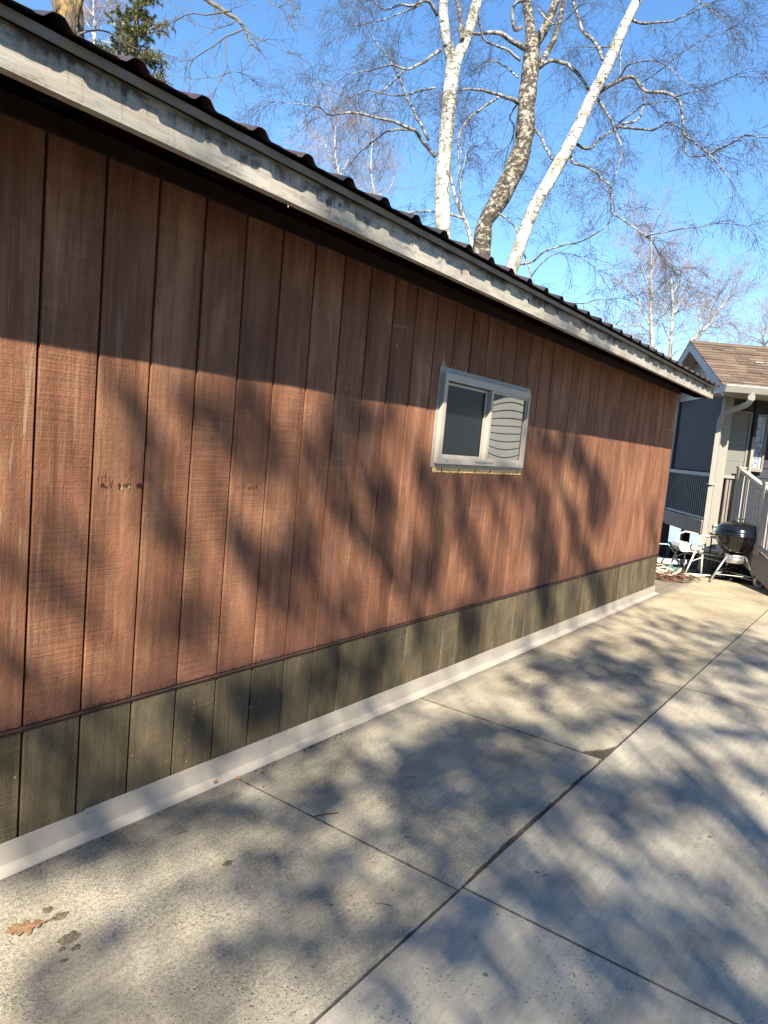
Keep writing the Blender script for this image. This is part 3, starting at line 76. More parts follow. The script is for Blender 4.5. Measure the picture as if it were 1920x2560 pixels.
# ---------------------------------------------------------------- helpers
class MB:
    """collects vertices and faces, links them as ONE mesh object"""
    def __init__(s):
        s.v, s.f, s.mi, s.sm = [], [], [], []
    def add(s, vs, fs, mi=0, smooth=False):
        b = len(s.v)
        s.v += [tuple(v) for v in vs]
        for f in fs:
            s.f.append(tuple(b + i for i in f)); s.mi.append(mi); s.sm.append(smooth)
    def box(s, x0, x1, y0, y1, z0, z1, mi=0):
        s.add([(x0, y0, z0), (x1, y0, z0), (x1, y1, z0), (x0, y1, z0), (x0, y0, z1), (x1, y0, z1), (x1, y1, z1), (x0, y1, z1)],
              [(0, 3, 2, 1), (4, 5, 6, 7), (0, 1, 5, 4), (1, 2, 6, 5), (2, 3, 7, 6), (3, 0, 4, 7)], mi)
    def bar(s, p, q, w, h, upv=(0, 0, 1), mi=0):
        p, q = Vector(p), Vector(q)
        d = (q - p).normalized()
        sd = d.cross(Vector(upv)).normalized()
        u = sd.cross(d).normalized()
        vs = []
        for c in (p, q):
            for a, b in ((-1, -1), (1, -1), (1, 1), (-1, 1)):
                vs.append(c + sd * a * w / 2 + u * b * h / 2)
        s.add(vs, [(0, 1, 2, 3), (7, 6, 5, 4), (0, 4, 5, 1), (1, 5, 6, 2), (2, 6, 7, 3), (3, 7, 4, 0)], mi)
    def tube(s, pts, radii, n=6, mi=0, cap=True, smooth=True):
        pts = [Vector(p) for p in pts]
        k = len(pts)
        vs = []
        prev = None
        for i in range(k):
            d = (pts[min(i + 1, k - 1)] - pts[max(i - 1, 0)])
            if d.length < 1e-9: d = Vector((0, 0, 1))
            d.normalize()
            if prev is None:
                a = Vector((0, 0, 1)) if abs(d.z) < .9 else Vector((1, 0, 0))
                x = d.cross(a).normalized()
            else:
                x = prev - d * prev.dot(d)
                if x.length < 1e-6: x = d.cross(Vector((1, 0, 0)))
                x.normalize()
            prev = x
            y = d.cross(x)
            r = radii[i] if hasattr(radii, '__len__') else radii
            for j in range(n):
                t = 2 * math.pi * j / n
                vs.append(pts[i] + (x * math.cos(t) + y * math.sin(t)) * r)
        fs = []
        for i in range(k - 1):
            for j in range(n):
                a, b = i * n + j, i * n + (j + 1) % n
                fs.append((a, b, b + n, a + n))
        if cap and n > 2:
            fs.append(tuple(range(n - 1, -1, -1)))
            fs.append(tuple((k - 1) * n + j for j in range(n)))
        s.add(vs, fs, mi, smooth)
    def lathe(s, prof, n=24, c=(0, 0, 0), mi=0, smooth=True):
        vs, fs = [], []
        for r, z in prof:
            for j in range(n):
                t = 2 * math.pi * j / n
                vs.append((c[0] + r * math.cos(t), c[1] + r * math.sin(t), c[2] + z))
        for i in range(len(prof) - 1):
            for j in range(n):
                a, b = i * n + j, i * n + (j + 1) % n
                fs.append((a, b, b + n, a + n))
        s.add(vs, fs, mi, smooth)
    def extrude(s, poly, axis, a, b, mi=0):
        """poly: list of 2D points, extruded along axis 0/1/2 from a to b"""
        n = len(poly)
        def P(q, t):
            l = list(q); l.insert(axis, t); return tuple(l)
        vs = [P(q, a) for q in poly] + [P(q, b) for q in poly]
        fs = [tuple(range(n - 1, -1, -1)), tuple(range(n, 2 * n))]
        for i in range(n):
            j = (i + 1) % n
            fs.append((i, j, j + n, i + n))
        s.add(vs, fs, mi)
    def build(s, name, mats, parent=None, fix=False):
        me = bpy.data.meshes.new(name)
        me.from_pydata(s.v, [], s.f)
        for mm in (mats if isinstance(mats, (list, tuple)) else [mats]):
            me.materials.append(mm)
        if any(s.mi): me.polygons.foreach_set('material_index', s.mi)
        if any(s.sm): me.polygons.foreach_set('use_smooth', s.sm)
        if fix:
            bm = bmesh.new(); bm.from_mesh(me)
            bmesh.ops.recalc_face_normals(bm, faces=bm.faces[:])
            bm.to_mesh(me); bm.free()
        me.update()
        o = bpy.data.objects.new(name, me)
        col.objects.link(o)
        if parent is not None: o.parent = parent
        return o

def tag(o, label=None, cat=None, group=None, kind=None):
    if label: o['label'] = label
    if cat: o['category'] = cat
    if group: o['group'] = group
    if kind: o['kind'] = kind
    return o
def empty(name, loc=(0, 0, 0), rz=0.0):
    o = bpy.data.objects.new(name, None)
    o.location = loc; o.rotation_euler = (0, 0, rz)
    o.empty_display_size = 0.1
    col.objects.link(o)
    return o
def copy_piece(src, parent, loc=None, name=None):
    c = src.copy(); col.objects.link(c); c.parent = parent
    if loc is not None: c.location = loc
    return c

# ---------------------------------------------------------------- node material helpers
def mat(name, rough=0.7, spec=0.3):
    m = bpy.data.materials.new(name); m.use_nodes = True
    b = m.node_tree.nodes['Principled BSDF']
    b.inputs['Roughness'].default_value = rough
    b.inputs['Specular IOR Level'].default_value = spec
    return m, m.node_tree, b
def nd(nt, t, **kw):
    n = nt.nodes.new(t)
    for k, v in kw.items(): setattr(n, k, v)
    return n
def pos(nt, scale=(1, 1, 1), per_object=False, src='world'):
    """world position, scaled; per_object shifts the pattern so that it does not run on from piece to piece"""
    g = nd(nt, 'ShaderNodeNewGeometry')
    out = g.outputs['Position']
    if src == 'object':
        out = nd(nt, 'ShaderNodeTexCoord').outputs['Object']
    if per_object:
        oi = nd(nt, 'ShaderNodeObjectInfo')
        ml = nd(nt, 'ShaderNodeMath', operation='MULTIPLY'); ml.inputs[1].default_value = 37.0
        nt.links.new(oi.outputs['Random'], ml.inputs[0])
        ad = nd(nt, 'ShaderNodeVectorMath', operation='ADD')
        nt.links.new(out, ad.inputs[0]); nt.links.new(ml.outputs[0], ad.inputs[1])
        out = ad.outputs[0]
    mp = nd(nt, 'ShaderNodeVectorMath', operation='MULTIPLY')
    mp.inputs[1].default_value = scale
    nt.links.new(out, mp.inputs[0])
    return mp.outputs[0]
def noi(nt, vec, scale=1.0, detail=3.0, rough=0.55, dist=0.0):
    n = nd(nt, 'ShaderNodeTexNoise')
    n.inputs['Scale'].default_value = scale; n.inputs['Detail'].default_value = detail
    n.inputs['Roughness'].default_value = rough; n.inputs['Distortion'].default_value = dist
    nt.links.new(vec, n.inputs['Vector'])
    return n.outputs['Fac']
def ramp(nt, fac, stops, interp='LINEAR'):
    r = nd(nt, 'ShaderNodeValToRGB'); cr = r.color_ramp; cr.interpolation = interp
    while len(cr.elements) > 1: cr.elements.remove(cr.elements[-1])
    for i, (p, c) in enumerate(stops):
        e = cr.elements[0] if i == 0 else cr.elements.new(p)
        e.position = p
        e.color = (c, c, c, 1) if not hasattr(c, '__len__') else (c[0], c[1], c[2], 1)
    nt.links.new(fac, r.inputs[0])
    return r.outputs[0]
def mix(nt, fac, a, b, mode='MIX'):
    n = nd(nt, 'ShaderNodeMix', data_type='RGBA', blend_type=mode)
    for s, v in ((n.inputs[0], fac), (n.inputs[6], a), (n.inputs[7], b)):
        if hasattr(v, 'is_linked') or hasattr(v, 'links'): nt.links.new(v, s)
        elif hasattr(v, '__len__'): s.default_value = (v[0], v[1], v[2], 1)
        else: s.default_value = v if s == n.inputs[0] else (v, v, v, 1)
    return n.outputs[2]
def mth(nt, op, a, b=0.0, c=None):
    n = nd(nt, 'ShaderNodeMath', operation=op)
    for i, v in enumerate((a, b) if c is None else (a, b, c)):
        if hasattr(v, 'links'): nt.links.new(v, n.inputs[i])
        else: n.inputs[i].default_value = v
    return n.outputs[0]
def bump(nt, b, h, strength=0.5, dist=0.01):
    n = nd(nt, 'ShaderNodeBump'); n.inputs['Strength'].default_value = strength; n.inputs['Distance'].default_value = dist
    nt.links.new(h, n.inputs['Height']); nt.links.new(n.outputs[0], b.inputs['Normal'])
def setc(nt, b, c):
    if hasattr(c, 'links'): nt.links.new(c, b.inputs['Base Color'])
    else: b.inputs['Base Color'].default_value = (c[0], c[1], c[2], 1)
def sep(nt, vec):
    n = nd(nt, 'ShaderNodeSeparateXYZ'); nt.links.new(vec, n.inputs[0]); return n.outputs
def orand(nt): return nd(nt, 'ShaderNodeObjectInfo').outputs['Random']
def plain(name, c, rough=.6, spec=.3, var=.12, scale=6.0, bmp=0.0, bscale=80.0, metal=0.0):
    m, nt, b = mat(name, rough, spec)
    v = noi(nt, pos(nt), scale, 4)
    f = ramp(nt, v, [(.25, 1 - var), (.75, 1 + var)])
    setc(nt, b, mix(nt, 1.0, c, f, 'MULTIPLY'))
    b.inputs['Metallic'].default_value = metal
    if bmp: bump(nt, b, noi(nt, pos(nt), bscale, 4), bmp, .004)
    return m

# ---------------------------------------------------------------- materials
def siding_material(name, c_dark, c_mid, c_light, mossy=False):
    m, nt, b = mat(name, .78, .22)
    grain = noi(nt, pos(nt, (70, 70, 3.2), True), 1, 5, .62, .35)          # vertical wood grain
    saw = noi(nt, pos(nt, (3.0, 3.0, 210), True), 1, 4, .6)                # horizontal saw marks
    saw2 = noi(nt, pos(nt, (14, 14, 60), True), 1, 3, .6)
    sawmask = ramp(nt, noi(nt, pos(nt, (3.2, 3.2, 1.3), True), 1, 4), [(.40, 0.0), (.60, 1)])
    emb = noi(nt, pos(nt, (150, 150, 60), True), 1, 3, .6, .8)
    blot = noi(nt, pos(nt, (4, 4, 1.5), True), 1, 6, .68, .4)
    fine = noi(nt, pos(nt, (240, 240, 240)), 1, 3, .7)
    base = ramp(nt, blot, [(.3, c_dark), (.52, c_mid), (.75, c_light)])
    g = ramp(nt, grain, [(.3, .78), (.5, 1.0), (.7, 1.13)])
    base = mix(nt, 1.0, base, g, 'MULTIPLY')
    s1 = ramp(nt, saw, [(.34, .66), (.5, 1.0), (.68, 1.2)])
    base = mix(nt, mth(nt, 'MULTIPLY', sawmask, .55), base, mix(nt, 1.0, base, s1, 'MULTIPLY'))
    strk = noi(nt, pos(nt, (22, 22, .9), True), 1, 5, .65, .3)
    base = mix(nt, 1.0, base, ramp(nt, strk, [(.3, .74), (.5, 1.0), (.7, 1.16)]), 'MULTIPLY')
    base = mix(nt, 1.0, base, ramp(nt, fine, [(.3, .86), (.7, 1.12)]), 'MULTIPLY')
    pv = ramp(nt, orand(nt), [(0, .93), (1, 1.06)])
    base = mix(nt, 1.0, base, pv, 'MULTIPLY')
    x, y, z = sep(nt, nd(nt, 'ShaderNodeNewGeometry').outputs['Position'])
    if not mossy:
        # bleached runs on the boards nearest the camera, faint elsewhere
        runs = ramp(nt, noi(nt, pos(nt, (48, 48, 2.6), True), 1, 4, .6), [(.54, 0), (.66, 1)])
        near = ramp(nt, mth(nt, 'SUBTRACT', x, -.2), [(.0, .8), (.33, .25), (1.0, .05)])
        hz = ramp(nt, mth(nt, 'MULTIPLY', z, .4), [(.2, .25), (.5, 1), (.72, 1), (.84, .1)])
        base = mix(nt, mth(nt, 'MULTIPLY', mth(nt, 'MULTIPLY', runs, near), hz), base, (.42, .30, .19))
        # soaked, darker fibres at the lower edge
        wet = ramp(nt, mth(nt, 'SUBTRACT', mth(nt, 'ADD', z, mth(nt, 'MULTIPLY', grain, -.09)), .40), [(.0, .8), (.05, .5), (.16, 0)])
        base = mix(nt, wet, base, (.095, .042, .034))
    else:
        wet = ramp(nt, noi(nt, pos(nt, (6, 6, 5)), 1, 4), [(.45, 0), (.65, 1)])
        base = mix(nt, mth(nt, 'MULTIPLY', wet, .6), base, (.055, .048, .033))
        base = mix(nt, 1.0, base, ramp(nt, orand(nt), [(0, .72), (.5, 1.0), (1, 1.25)]), 'MULTIPLY')
        red = ramp(nt, noi(nt, pos(nt, (40, 40, 4), True), 1, 4), [(.6, 0), (.72, 1)])
        base = mix(nt, mth(nt, 'MULTIPLY', red, .35), base, (.13, .075, .045))
        spk = nd(nt, 'ShaderNodeTexVoronoi'); spk.inputs['Scale'].default_value = 26
        nt.links.new(pos(nt), spk.inputs['Vector'])
        dots = ramp(nt, spk.outputs['Distance'], [(.06, 1), (.13, 0)])
        dm = ramp(nt, noi(nt, pos(nt), 3.2, 3), [(.56, 0), (.66, 1)])
        base = mix(nt, mth(nt, 'MULTIPLY', mth(nt, 'MULTIPLY', dots, dm), .7), base, (.42, .42, .36))
    setc(nt, b, base)
    h = mth(nt, 'ADD', mth(nt, 'MULTIPLY', grain, .5), mth(nt, 'MULTIPLY', mth(nt, 'MULTIPLY', saw, sawmask), .9))
    h = mth(nt, 'ADD', h, mth(nt, 'MULTIPLY', emb, .8))
    h = mth(nt, 'ADD', h, mth(nt, 'MULTIPLY', saw2, .35))
    bump(nt, b, h, .75, .0045)
    return m
M = {}
M['red'] = siding_material('red_brown_siding', (.135, .055, .031), (.225, .098, .054), (.375, .190, .104))
M['moss'] = siding_material('mossy_siding', (.068, .051, .030), (.118, .090, .052), (.190, .148, .086), True)
M['groove'] = plain('dark_groove', (.025, .011, .008), .9, .1)  # near-black colour of the core, showing in the grooves
M['trimred'] = plain('edge_strip_paint', (.042, .022, .017), .7, .3, .3, 40, .4)
M['under'] = plain('shade_dark_eave', (.012, .007, .006), .9, .1)  # near-black stands in for the deep shade under the eave
M['drip'] = plain('taupe_trim_metal', (.245, .190, .145), .5, .35, .10, 5)

def fascia_material():
    m, nt, b = mat('weathered_fascia', .8, .2)
    P = pos(nt)
    big = noi(nt, pos(nt, (2.2, 2.2, 9)), 1, 6, .65, .6)
    base = ramp(nt, big, [(.3, (.21, .175, .135)), (.45, (.36, .32, .262)), (.68, (.49, .45, .385))])
    gr = noi(nt, pos(nt, (5, 30, 130)), 1, 5, .65, .9)
    base = mix(nt, 1.0, base, ramp(nt, gr, [(.3, .78), (.7, 1.16)]), 'MULTIPLY')
    x, y, z = sep(nt, nd(nt, 'ShaderNodeNewGeometry').outputs['Position'])
    # grime hanging from the top edge as runs and blotches
    runs = noi(nt, pos(nt, (26, 26, 3)), 1, 5, .7)
    zz = mth(nt, 'MULTIPLY', mth(nt, 'SUBTRACT', z, 2.282), 9.7)
    topw = ramp(nt, zz, [(.35, 0), (.8, .55), (1, 1)])
    dk = ramp(nt, mth(nt, 'ADD', mth(nt, 'MULTIPLY', runs, .75), mth(nt, 'MULTIPLY', topw, .3)), [(.43, 0), (.58, .95)])
    patch = ramp(nt, noi(nt, pos(nt, (3.2, 3.2, 8)), 1, 5, .65), [(.42, .08), (.56, 1)])
    base = mix(nt, mth(nt, 'MULTIPLY', dk, patch), base, (.062, .045, .034))
    mold = ramp(nt, noi(nt, pos(nt, (20, 45, 60)), 1, 6, .78, .6), [(.53, 0), (.66, .8)])
    mp = ramp(nt, noi(nt, pos(nt, (2.2, 2.2, 8)), 1, 4), [(.46, 0), (.6, 1)])
    base = mix(nt, mth(nt, 'MULTIPLY', mth(nt, 'MULTIPLY', mold, mp), .8), base, (.06, .055, .05))
    rust = ramp(nt, noi(nt, pos(nt, (4.0, 4.0, 1.2)), 1, 3), [(.58, 0), (.7, 1)])
    base = mix(nt, mth(nt, 'MULTIPLY', rust, .5), base, (.34, .225, .13))
    setc(nt, b, base)
    bump(nt, b, gr, .4, .003)
    return m
M['fascia'] = fascia_material()

def roof_metal():
    m, nt, b = mat('brown_roof_metal', .38, .5)
    v = noi(nt, pos(nt), 4, 3)
    r = ramp(nt, orand(nt), [(0, 0), (1, 1)])
    c = mix(nt, r, (.028, .024, .023), (.062, .036, .034))
    setc(nt, b, mix(nt, 1.0, c, ramp(nt, v, [(.3, .85), (.7, 1.15)]), 'MULTIPLY'))
    return m
M['roof'] = roof_metal()

def flashing_metal():
    m, nt, b = mat('offwhite_flashing', .42, .45)
    v = noi(nt, pos(nt, (3, 10, 20)), 1, 4)
    base = ramp(nt, v, [(.3, (.315, .278, .235)), (.7, (.365, .325, .278))])
    d = ramp(nt, noi(nt, pos(nt), 190, 2, .7), [(.68, 0), (.74, 1)])
    dm = ramp(nt, noi(nt, pos(nt), 5, 3), [(.56, 0), (.66, 1)])
    base = mix(nt, mth(nt, 'MULTIPLY', mth(nt, 'MULTIPLY', d, dm), .7), base, (.12, .10, .08))
    setc(nt, b, base)
    bump(nt, b, noi(nt, pos(nt, (4, 20, 20)), 1, 2), .25, .01)
    return m
M['flash'] = flashing_metal()

def concrete(name, lo, mid, hi, coarse):
    m, nt, b = mat(name, .86, .25)
    P = pos(nt)
    cloud = noi(nt, P, 1.6, 6, .62, .3)
    base = ramp(nt, cloud, [(.3, lo), (.5, mid), (.72, hi)])
    agg = noi(nt, P, 210, 3, .75)
    agg2 = noi(nt, P, 75, 4, .7)
    zone = ramp(nt, noi(nt, P, 1.1, 4, .6), [(.36, .25), (.62, 1)])
    xa = sep(nt, P)[0]
    nearx = ramp(nt, mth(nt, 'MULTIPLY', mth(nt, 'ADD', xa, 1.0), .2), [(.25, 1), (.65, .42)])
    amt = mth(nt, 'MULTIPLY', mth(nt, 'MULTIPLY', zone, coarse), nearx)
    broad = noi(nt, P, .55, 5, .65, .5)
    base = mix(nt, 1.0, base, ramp(nt, broad, [(.32, .74), (.5, 1.0), (.68, 1.12)]), 'MULTIPLY')
    base = mix(nt, amt, base, mix(nt, 1.0, base, ramp(nt, agg, [(.36, .28), (.47, .95), (.56, 1.1), (.68, 1.75)]), 'MULTIPLY'))
    base = mix(nt, mth(nt, 'MULTIPLY', amt, .8), base, mix(nt, 1.0, base, ramp(nt, agg2, [(.36, .5), (.52, 1.0), (.7, 1.4)]), 'MULTIPLY'))
    vo = nd(nt, 'ShaderNodeTexVoronoi'); vo.inputs['Scale'].default_value = 70
    nt.links.new(P, vo.inputs['Vector'])
    pit = ramp(nt, vo.outputs['Distance'], [(.14, 1), (.26, 0)])
    pm = ramp(nt, noi(nt, P, 4, 4, .7), [(.46, 0), (.62, 1)])
    pit = mth(nt, 'MULTIPLY', pit, pm)
    base = mix(nt, mth(nt, 'MULTIPLY', pit, .75), base, (.07, .065, .058))
    # broom / scour streaks along the slab
    st = noi(nt, pos(nt, (6, 42, 1)), 1, 5, .65, .4)
    base = mix(nt, .55, base, mix(nt, 1.0, base, ramp(nt, st, [(.34, .78), (.66, 1.16)]), 'MULTIPLY'))
    stain = ramp(nt, noi(nt, P, 3.4, 5, .7), [(.58, 0), (.72, 1)])
    base = mix(nt, mth(nt, 'MULTIPLY', stain, .28), base, (.10, .095, .09))
    x, y, z = sep(nt, nd(nt, 'ShaderNodeNewGeometry').outputs['Position'])
    far = ramp(nt, mth(nt, 'MULTIPLY', x, .1), [(.2, 0), (.75, 1)])
    base = mix(nt, mth(nt, 'MULTIPLY', far, .6), base, mix(nt, 1.0, base, (1.16, 1.03, .82), 'MULTIPLY'))  # warm sunlight painted in as a tint growing with distance
    # darker, rougher worn patch near the flashing
    dx = mth(nt, 'MULTIPLY', mth(nt, 'SUBTRACT', x, .42), 1.5); dy = mth(nt, 'MULTIPLY', mth(nt, 'ADD', y, .24), 3.6)
    rr = mth(nt, 'ADD', mth(nt, 'MULTIPLY', dx, dx), mth(nt, 'MULTIPLY', dy, dy))
    wp = ramp(nt, mth(nt, 'ADD', rr, mth(nt, 'MULTIPLY', noi(nt, P, 6, 5, .7), 1.1)), [(.6, .85), (1.5, 0)])
    base = mix(nt, mth(nt, 'MULTIPLY', wp, ramp(nt, agg, [(.40, 1), (.58, .25)])), base, (.085, .08, .07))
    # damp grime along the flashing
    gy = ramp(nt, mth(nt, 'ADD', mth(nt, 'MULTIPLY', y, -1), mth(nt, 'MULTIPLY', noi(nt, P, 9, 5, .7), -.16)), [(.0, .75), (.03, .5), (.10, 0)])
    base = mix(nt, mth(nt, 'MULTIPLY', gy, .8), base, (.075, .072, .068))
    setc(nt, b, mix(nt, 1.0, base, ramp(nt, orand(nt), [(0, .93), (1, 1.06)]), 'MULTIPLY'))
    h = mth(nt, 'ADD', mth(nt, 'MULTIPLY', agg, .6), mth(nt, 'MULTIPLY', agg2, .6))
    h = mth(nt, 'SUBTRACT', h, mth(nt, 'MULTIPLY', pit, 1.2))
    bump(nt, b, h, .35 + .35 * coarse, .005)
    return m
M['con_a'] = concrete('pitted_concrete', (.215, .187, .138), (.315, .278, .208), (.405, .360, .278), .95)
M['con_b'] = concrete('smooth_grey_concrete', (.225, .202, .160), (.322, .290, .232), (.410, .372, .300), .4)
M['dirt'] = plain('joint_dirt', (.085, .068, .050), .95, .1, .6, 60, .8, 120)
M['grime'] = plain('joint_grime', (.11, .095, .078), .95, .1, .5, 30, .6, 120)
M['soil'] = plain('spring_soil', (.13, .10, .07), .95, .1, .4, 3, .6, 30)
M['lake'] = plain('lake_ice', (.26, .31, .36), .5, .4, .06, .1)
M['vinyl'] = plain('window_vinyl', (.385, .338, .285), .4, .45, .05, 8)
M['nailfin'] = plain('nailing_fin', (.33, .30, .275), .5, .4, .1, 12)
M['nail'] = plain('nail_head', (.10, .09, .085), .5, .5)
M['rawwood'] = plain('raw_siding_edge', (.78, .50, .21), .85, .2, .45, 60, .5, 150)
M['splinter'] = plain('pale_splinter', (.42, .32, .19), .85, .2, .35, 60)
M['gouge'] = plain('gouged_fibre', (.045, .026, .02), .9, .1)
def pane(name, tint, gloss, rough, wob=0.0):
    m, nt, b = mat(name, .3, .5)
    setc(nt, b, tint); b.inputs['Specular IOR Level'].default_value = .06
    g = nd(nt, 'ShaderNodeBsdfGlossy'); g.inputs['Roughness'].default_value = rough
    g.inputs['Color'].default_value = (.92, .95, 1, 1)
    mx = nd(nt, 'ShaderNodeMixShader'); mx.inputs[0].default_value = gloss
    out = nt.nodes['Material Output']
    nt.links.new(b.outputs[0], mx.inputs[1]); nt.links.new(g.outputs[0], mx.inputs[2]); nt.links.new(mx.outputs[0], out.inputs[0])
    return m
M['glass_clear'] = pane('coated_window_glass', (.02, .027, .03), .20, .012)
M['screen'] = pane('insect_screen', (.010, .016, .022), .010, .12)
M['blind'] = plain('dark_inner_frame', (.11, .115, .115), .5, .4)
M['seal'] = plain('dark_seal', (.02, .02, .02), .6, .3)
M['sticker'] = plain('etched_tag', (.16, .17, .18), .4, .5)
M['grey_wood'] = plain('weathered_grey_wood', (.20, .175, .15), .85, .2, .25, 20, .4)

# house
M['beige'] = plain('beige_trim_paint', (.255, .237, .205), .6, .3, .06, 5)
M['beige_gut'] = plain('beige_gutter', (.33, .312, .272), .4, .45, .05, 5)
M['pale_rake'] = plain('pale_rake_board', (.36, .37, .39), .55, .3, .06, 5)
M['taupe'] = plain('taupe_deck_paint', (.21, .18, .155), .65, .3, .12, 5)
M['navy'] = plain('dark_slate_siding', (.030, .032, .040), .6, .3, .1, 5)
M['navy_screen'] = plain('porch_screen_cloth', (.070, .073, .083), .75, .2, .05, 3)
M['bal'] = plain('slate_baluster', (.24, .255, .28), .5, .4)
M['blackm'] = plain('black_baluster', (.016, .016, .018), .7, .2)
M['panelb'] = plain('greige_siding_panel', (.155, .15, .133), .6, .3, .06, 4)
M['cream'] = plain('cream_lap_siding', (.50, .47, .39), .6, .3, .05, 3)
M['brownpost'] = plain('brown_deck_post', (.10, .07, .05), .8, .2, .2, 9)
M['white'] = plain('white_enamel', (.58, .56, .53), .45, .4, .08, 12)
M['came'] = plain('leaded_came', (.10, .10, .11), .4, .5)
M['obscure'] = pane('obscure_glass', (.42, .48, .56), .35, .12)
def shingle_mat():
    m, nt, b = mat('tan_shingles', .9, .15)
    r = ramp(nt, noi(nt, pos(nt), 3, 4), [(.3, (.108, .076, .056)), (.7, (.155, .112, .083))])
    s = noi(nt, pos(nt), 160, 3, .7)
    r = mix(nt, 1.0, r, ramp(nt, s, [(.3, .7), (.7, 1.3)]), 'MULTIPLY')
    setc(nt, b, mix(nt, 1.0, r, ramp(nt, orand(nt), [(0, .72), (1, 1.2)]), 'MULTIPLY'))
    return m
M['shingle'] = shingle_mat()

# grill etc.
M['enamel'] = plain('black_porcelain', (.006, .006, .008), .14, .6, .0)
M['alu'] = plain('brushed_aluminium', (.62, .62, .63), .38, .5, .06, 20, 0, 80, .9)
M['rubber'] = plain('white_wheel_plastic', (.66, .64, .60), .5, .4)
M['blackp'] = plain('black_plastic', (.02, .02, .021), .5, .4)
M['chairw'] = plain('chipped_white_paint', (.50, .48, .44), .5, .4, .1, 30)
M['cushion'] = plain('faded_white_vinyl', (.46, .44, .41), .6, .3, .1, 20, .3)
M['sling'] = plain('pale_grey_sling', (.34, .34, .36), .7, .2, .1, 20)
M['vine'] = plain('dead_red_brown_vine', (.125, .062, .040), .8, .2, .4, 20)
M['rope'] = plain('pale_rope', (.50, .46, .37), .8, .2, .25, 25)
M['teal'] = plain('teal_hose', (.03, .16, .15), .4, .5)
M['tarp'] = plain('black_tarp', (.016, .015, .016), .45, .4, .2, 10)

# trees
def bark(name, white, dark, stain, amount, big):
    m, nt, b = mat(name, .85, .15)
    base = ramp(nt, noi(nt, pos(nt, (4, 4, 6)), 1, 4), [(.35, white), (.7, tuple(c * .82 for c in white))])
    mossy = ramp(nt, noi(nt, pos(nt, (5, 5, 2.4)), 1, 5, .6), [(.5, 0), (.62, 1)])
    base = mix(nt, mth(nt, 'MULTIPLY', mossy, stain), base, (.20, .19, .13))
    dash = ramp(nt, noi(nt, pos(nt, (5.5, 5.5, 24)), 1, 4, .65), [(.55, 0), (.62, 1)])
    dm = ramp(nt, noi(nt, pos(nt, (3, 3, 4)), 1, 3), [(.35, .3), (.6, 1)])
    base = mix(nt, mth(nt, 'MULTIPLY', mth(nt, 'MULTIPLY', dash, dm), .85), base, dark)
    crack = ramp(nt, noi(nt, pos(nt, (9, 9, 11)), 1, 5, .7, .6), [(big, 0), (big + .07, 1)])
    base = mix(nt, mth(nt, 'MULTIPLY', crack, amount), base, dark)
    setc(nt, b, base)
    bump(nt, b, noi(nt, pos(nt, (30, 30, 45)), 1, 4, .7), .6, .02)
    return m
M['birch'] = bark('white_birch_bark', (.60, .57, .51), (.045, .038, .032), .85, .9, .555)
M['birch2'] = bark('dark_scaly_birch_bark', (.37, .33, .27), (.045, .037, .03), .9, .95, .44)
M['limb'] = bark('birch_limb_bark', (.36, .335, .30), (.05, .042, .036), .6, .9, .47)
M['twig'] = plain('grey_brown_birch_twig', (.066, .055, .047), .7, .25, .25, 6)
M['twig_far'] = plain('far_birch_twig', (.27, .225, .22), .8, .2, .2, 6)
M['greytwig'] = plain('grey_brown_twig', (.13, .11, .085), .8, .2, .3, 6)
def lichen():
    m, nt, b = mat('lichen_bark', .9, .1)
    g = noi(nt, pos(nt, (26, 26, 4)), 1, 5, .7, .5)
    base = ramp(nt, g, [(.4, (.04, .032, .026)), (.6, (.20, .16, .115))])
    l = ramp(nt, noi(nt, pos(nt, (5, 5, 3)), 1, 5, .7), [(.46, 0), (.58, 1)])
    base = mix(nt, mth(nt, 'MULTIPLY', mth(nt, 'MULTIPLY', l, ramp(nt, g, [(.42, .25), (.55, 1)])), .8), base, (.40, .25, .075))
    setc(nt, b, base); bump(nt, b, g, 1.0, .04)
    return m
M['lichen'] = lichen()
M['pinebark'] = plain('pine_bark', (.10, .07, .05), .9, .1, .4, 9)
def needle(name, a, c2):
    m, nt, b = mat(name, .6, .3)
    v = noi(nt, pos(nt), 2.6, 4, .7)
    setc(nt, b, ramp(nt, v, [(.3, a), (.7, c2)]))
    return m
M['needle'] = needle('spruce_needles', (.085, .10, .035), (.27, .255, .11))
M['pine'] = needle('pine_needles', (.03, .05, .02), (.06, .085, .03))
M['leaf'] = plain('dry_oak_leaf', (.215, .128, .068), .75, .25, .4, 60, .3, 200)
M['leafo'] = plain('orange_brown_leaf', (.34, .16, .07), .7, .25, .3, 60)
M['stain'] = plain('dark_lichen_stain', (.135, .115, .08), .95, .1, .75, 160, .8, 300)

# ================================================================= SETTING: ground, lake, paving
def house_xy(a, b): # house frame (along side, along front) -> world
    A = R(32)
    return (9.93 + a * math.cos(A) + b * math.sin(A), -.03 + a * math.sin(A) - b * math.cos(A))
gm = MB()
def gz(x, y):
    d = (x * .80 + y * .60) - 12.5
    z = -.035
    if d > 0: z -= min(2.35, d * .20) if d < 16 else 2.35
    return z
N = 64
xs = [-45 + 90 * i / N for i in range(N + 1)]
gm.add([(x, y, gz(x, y) + .02 * mnoise.noise((x * .7, y * .7, 0)) * (1 if gz(x, y) < -.04 else 0)) for y in xs for x in xs],
       [(j * (N + 1) + i, j * (N + 1) + i + 1, (j + 1) * (N + 1) + i + 1, (j + 1) * (N + 1) + i) for j in range(N) for i in range(N)], 0, True)
tag(gm.build('ground', M['soil']), 'bare brown spring soil around the buildings', kind='structure')
lm = MB()
lm.lathe([(0.01, 0), (2000, 0)], 48, (0, 0, -2.3), 0, False)
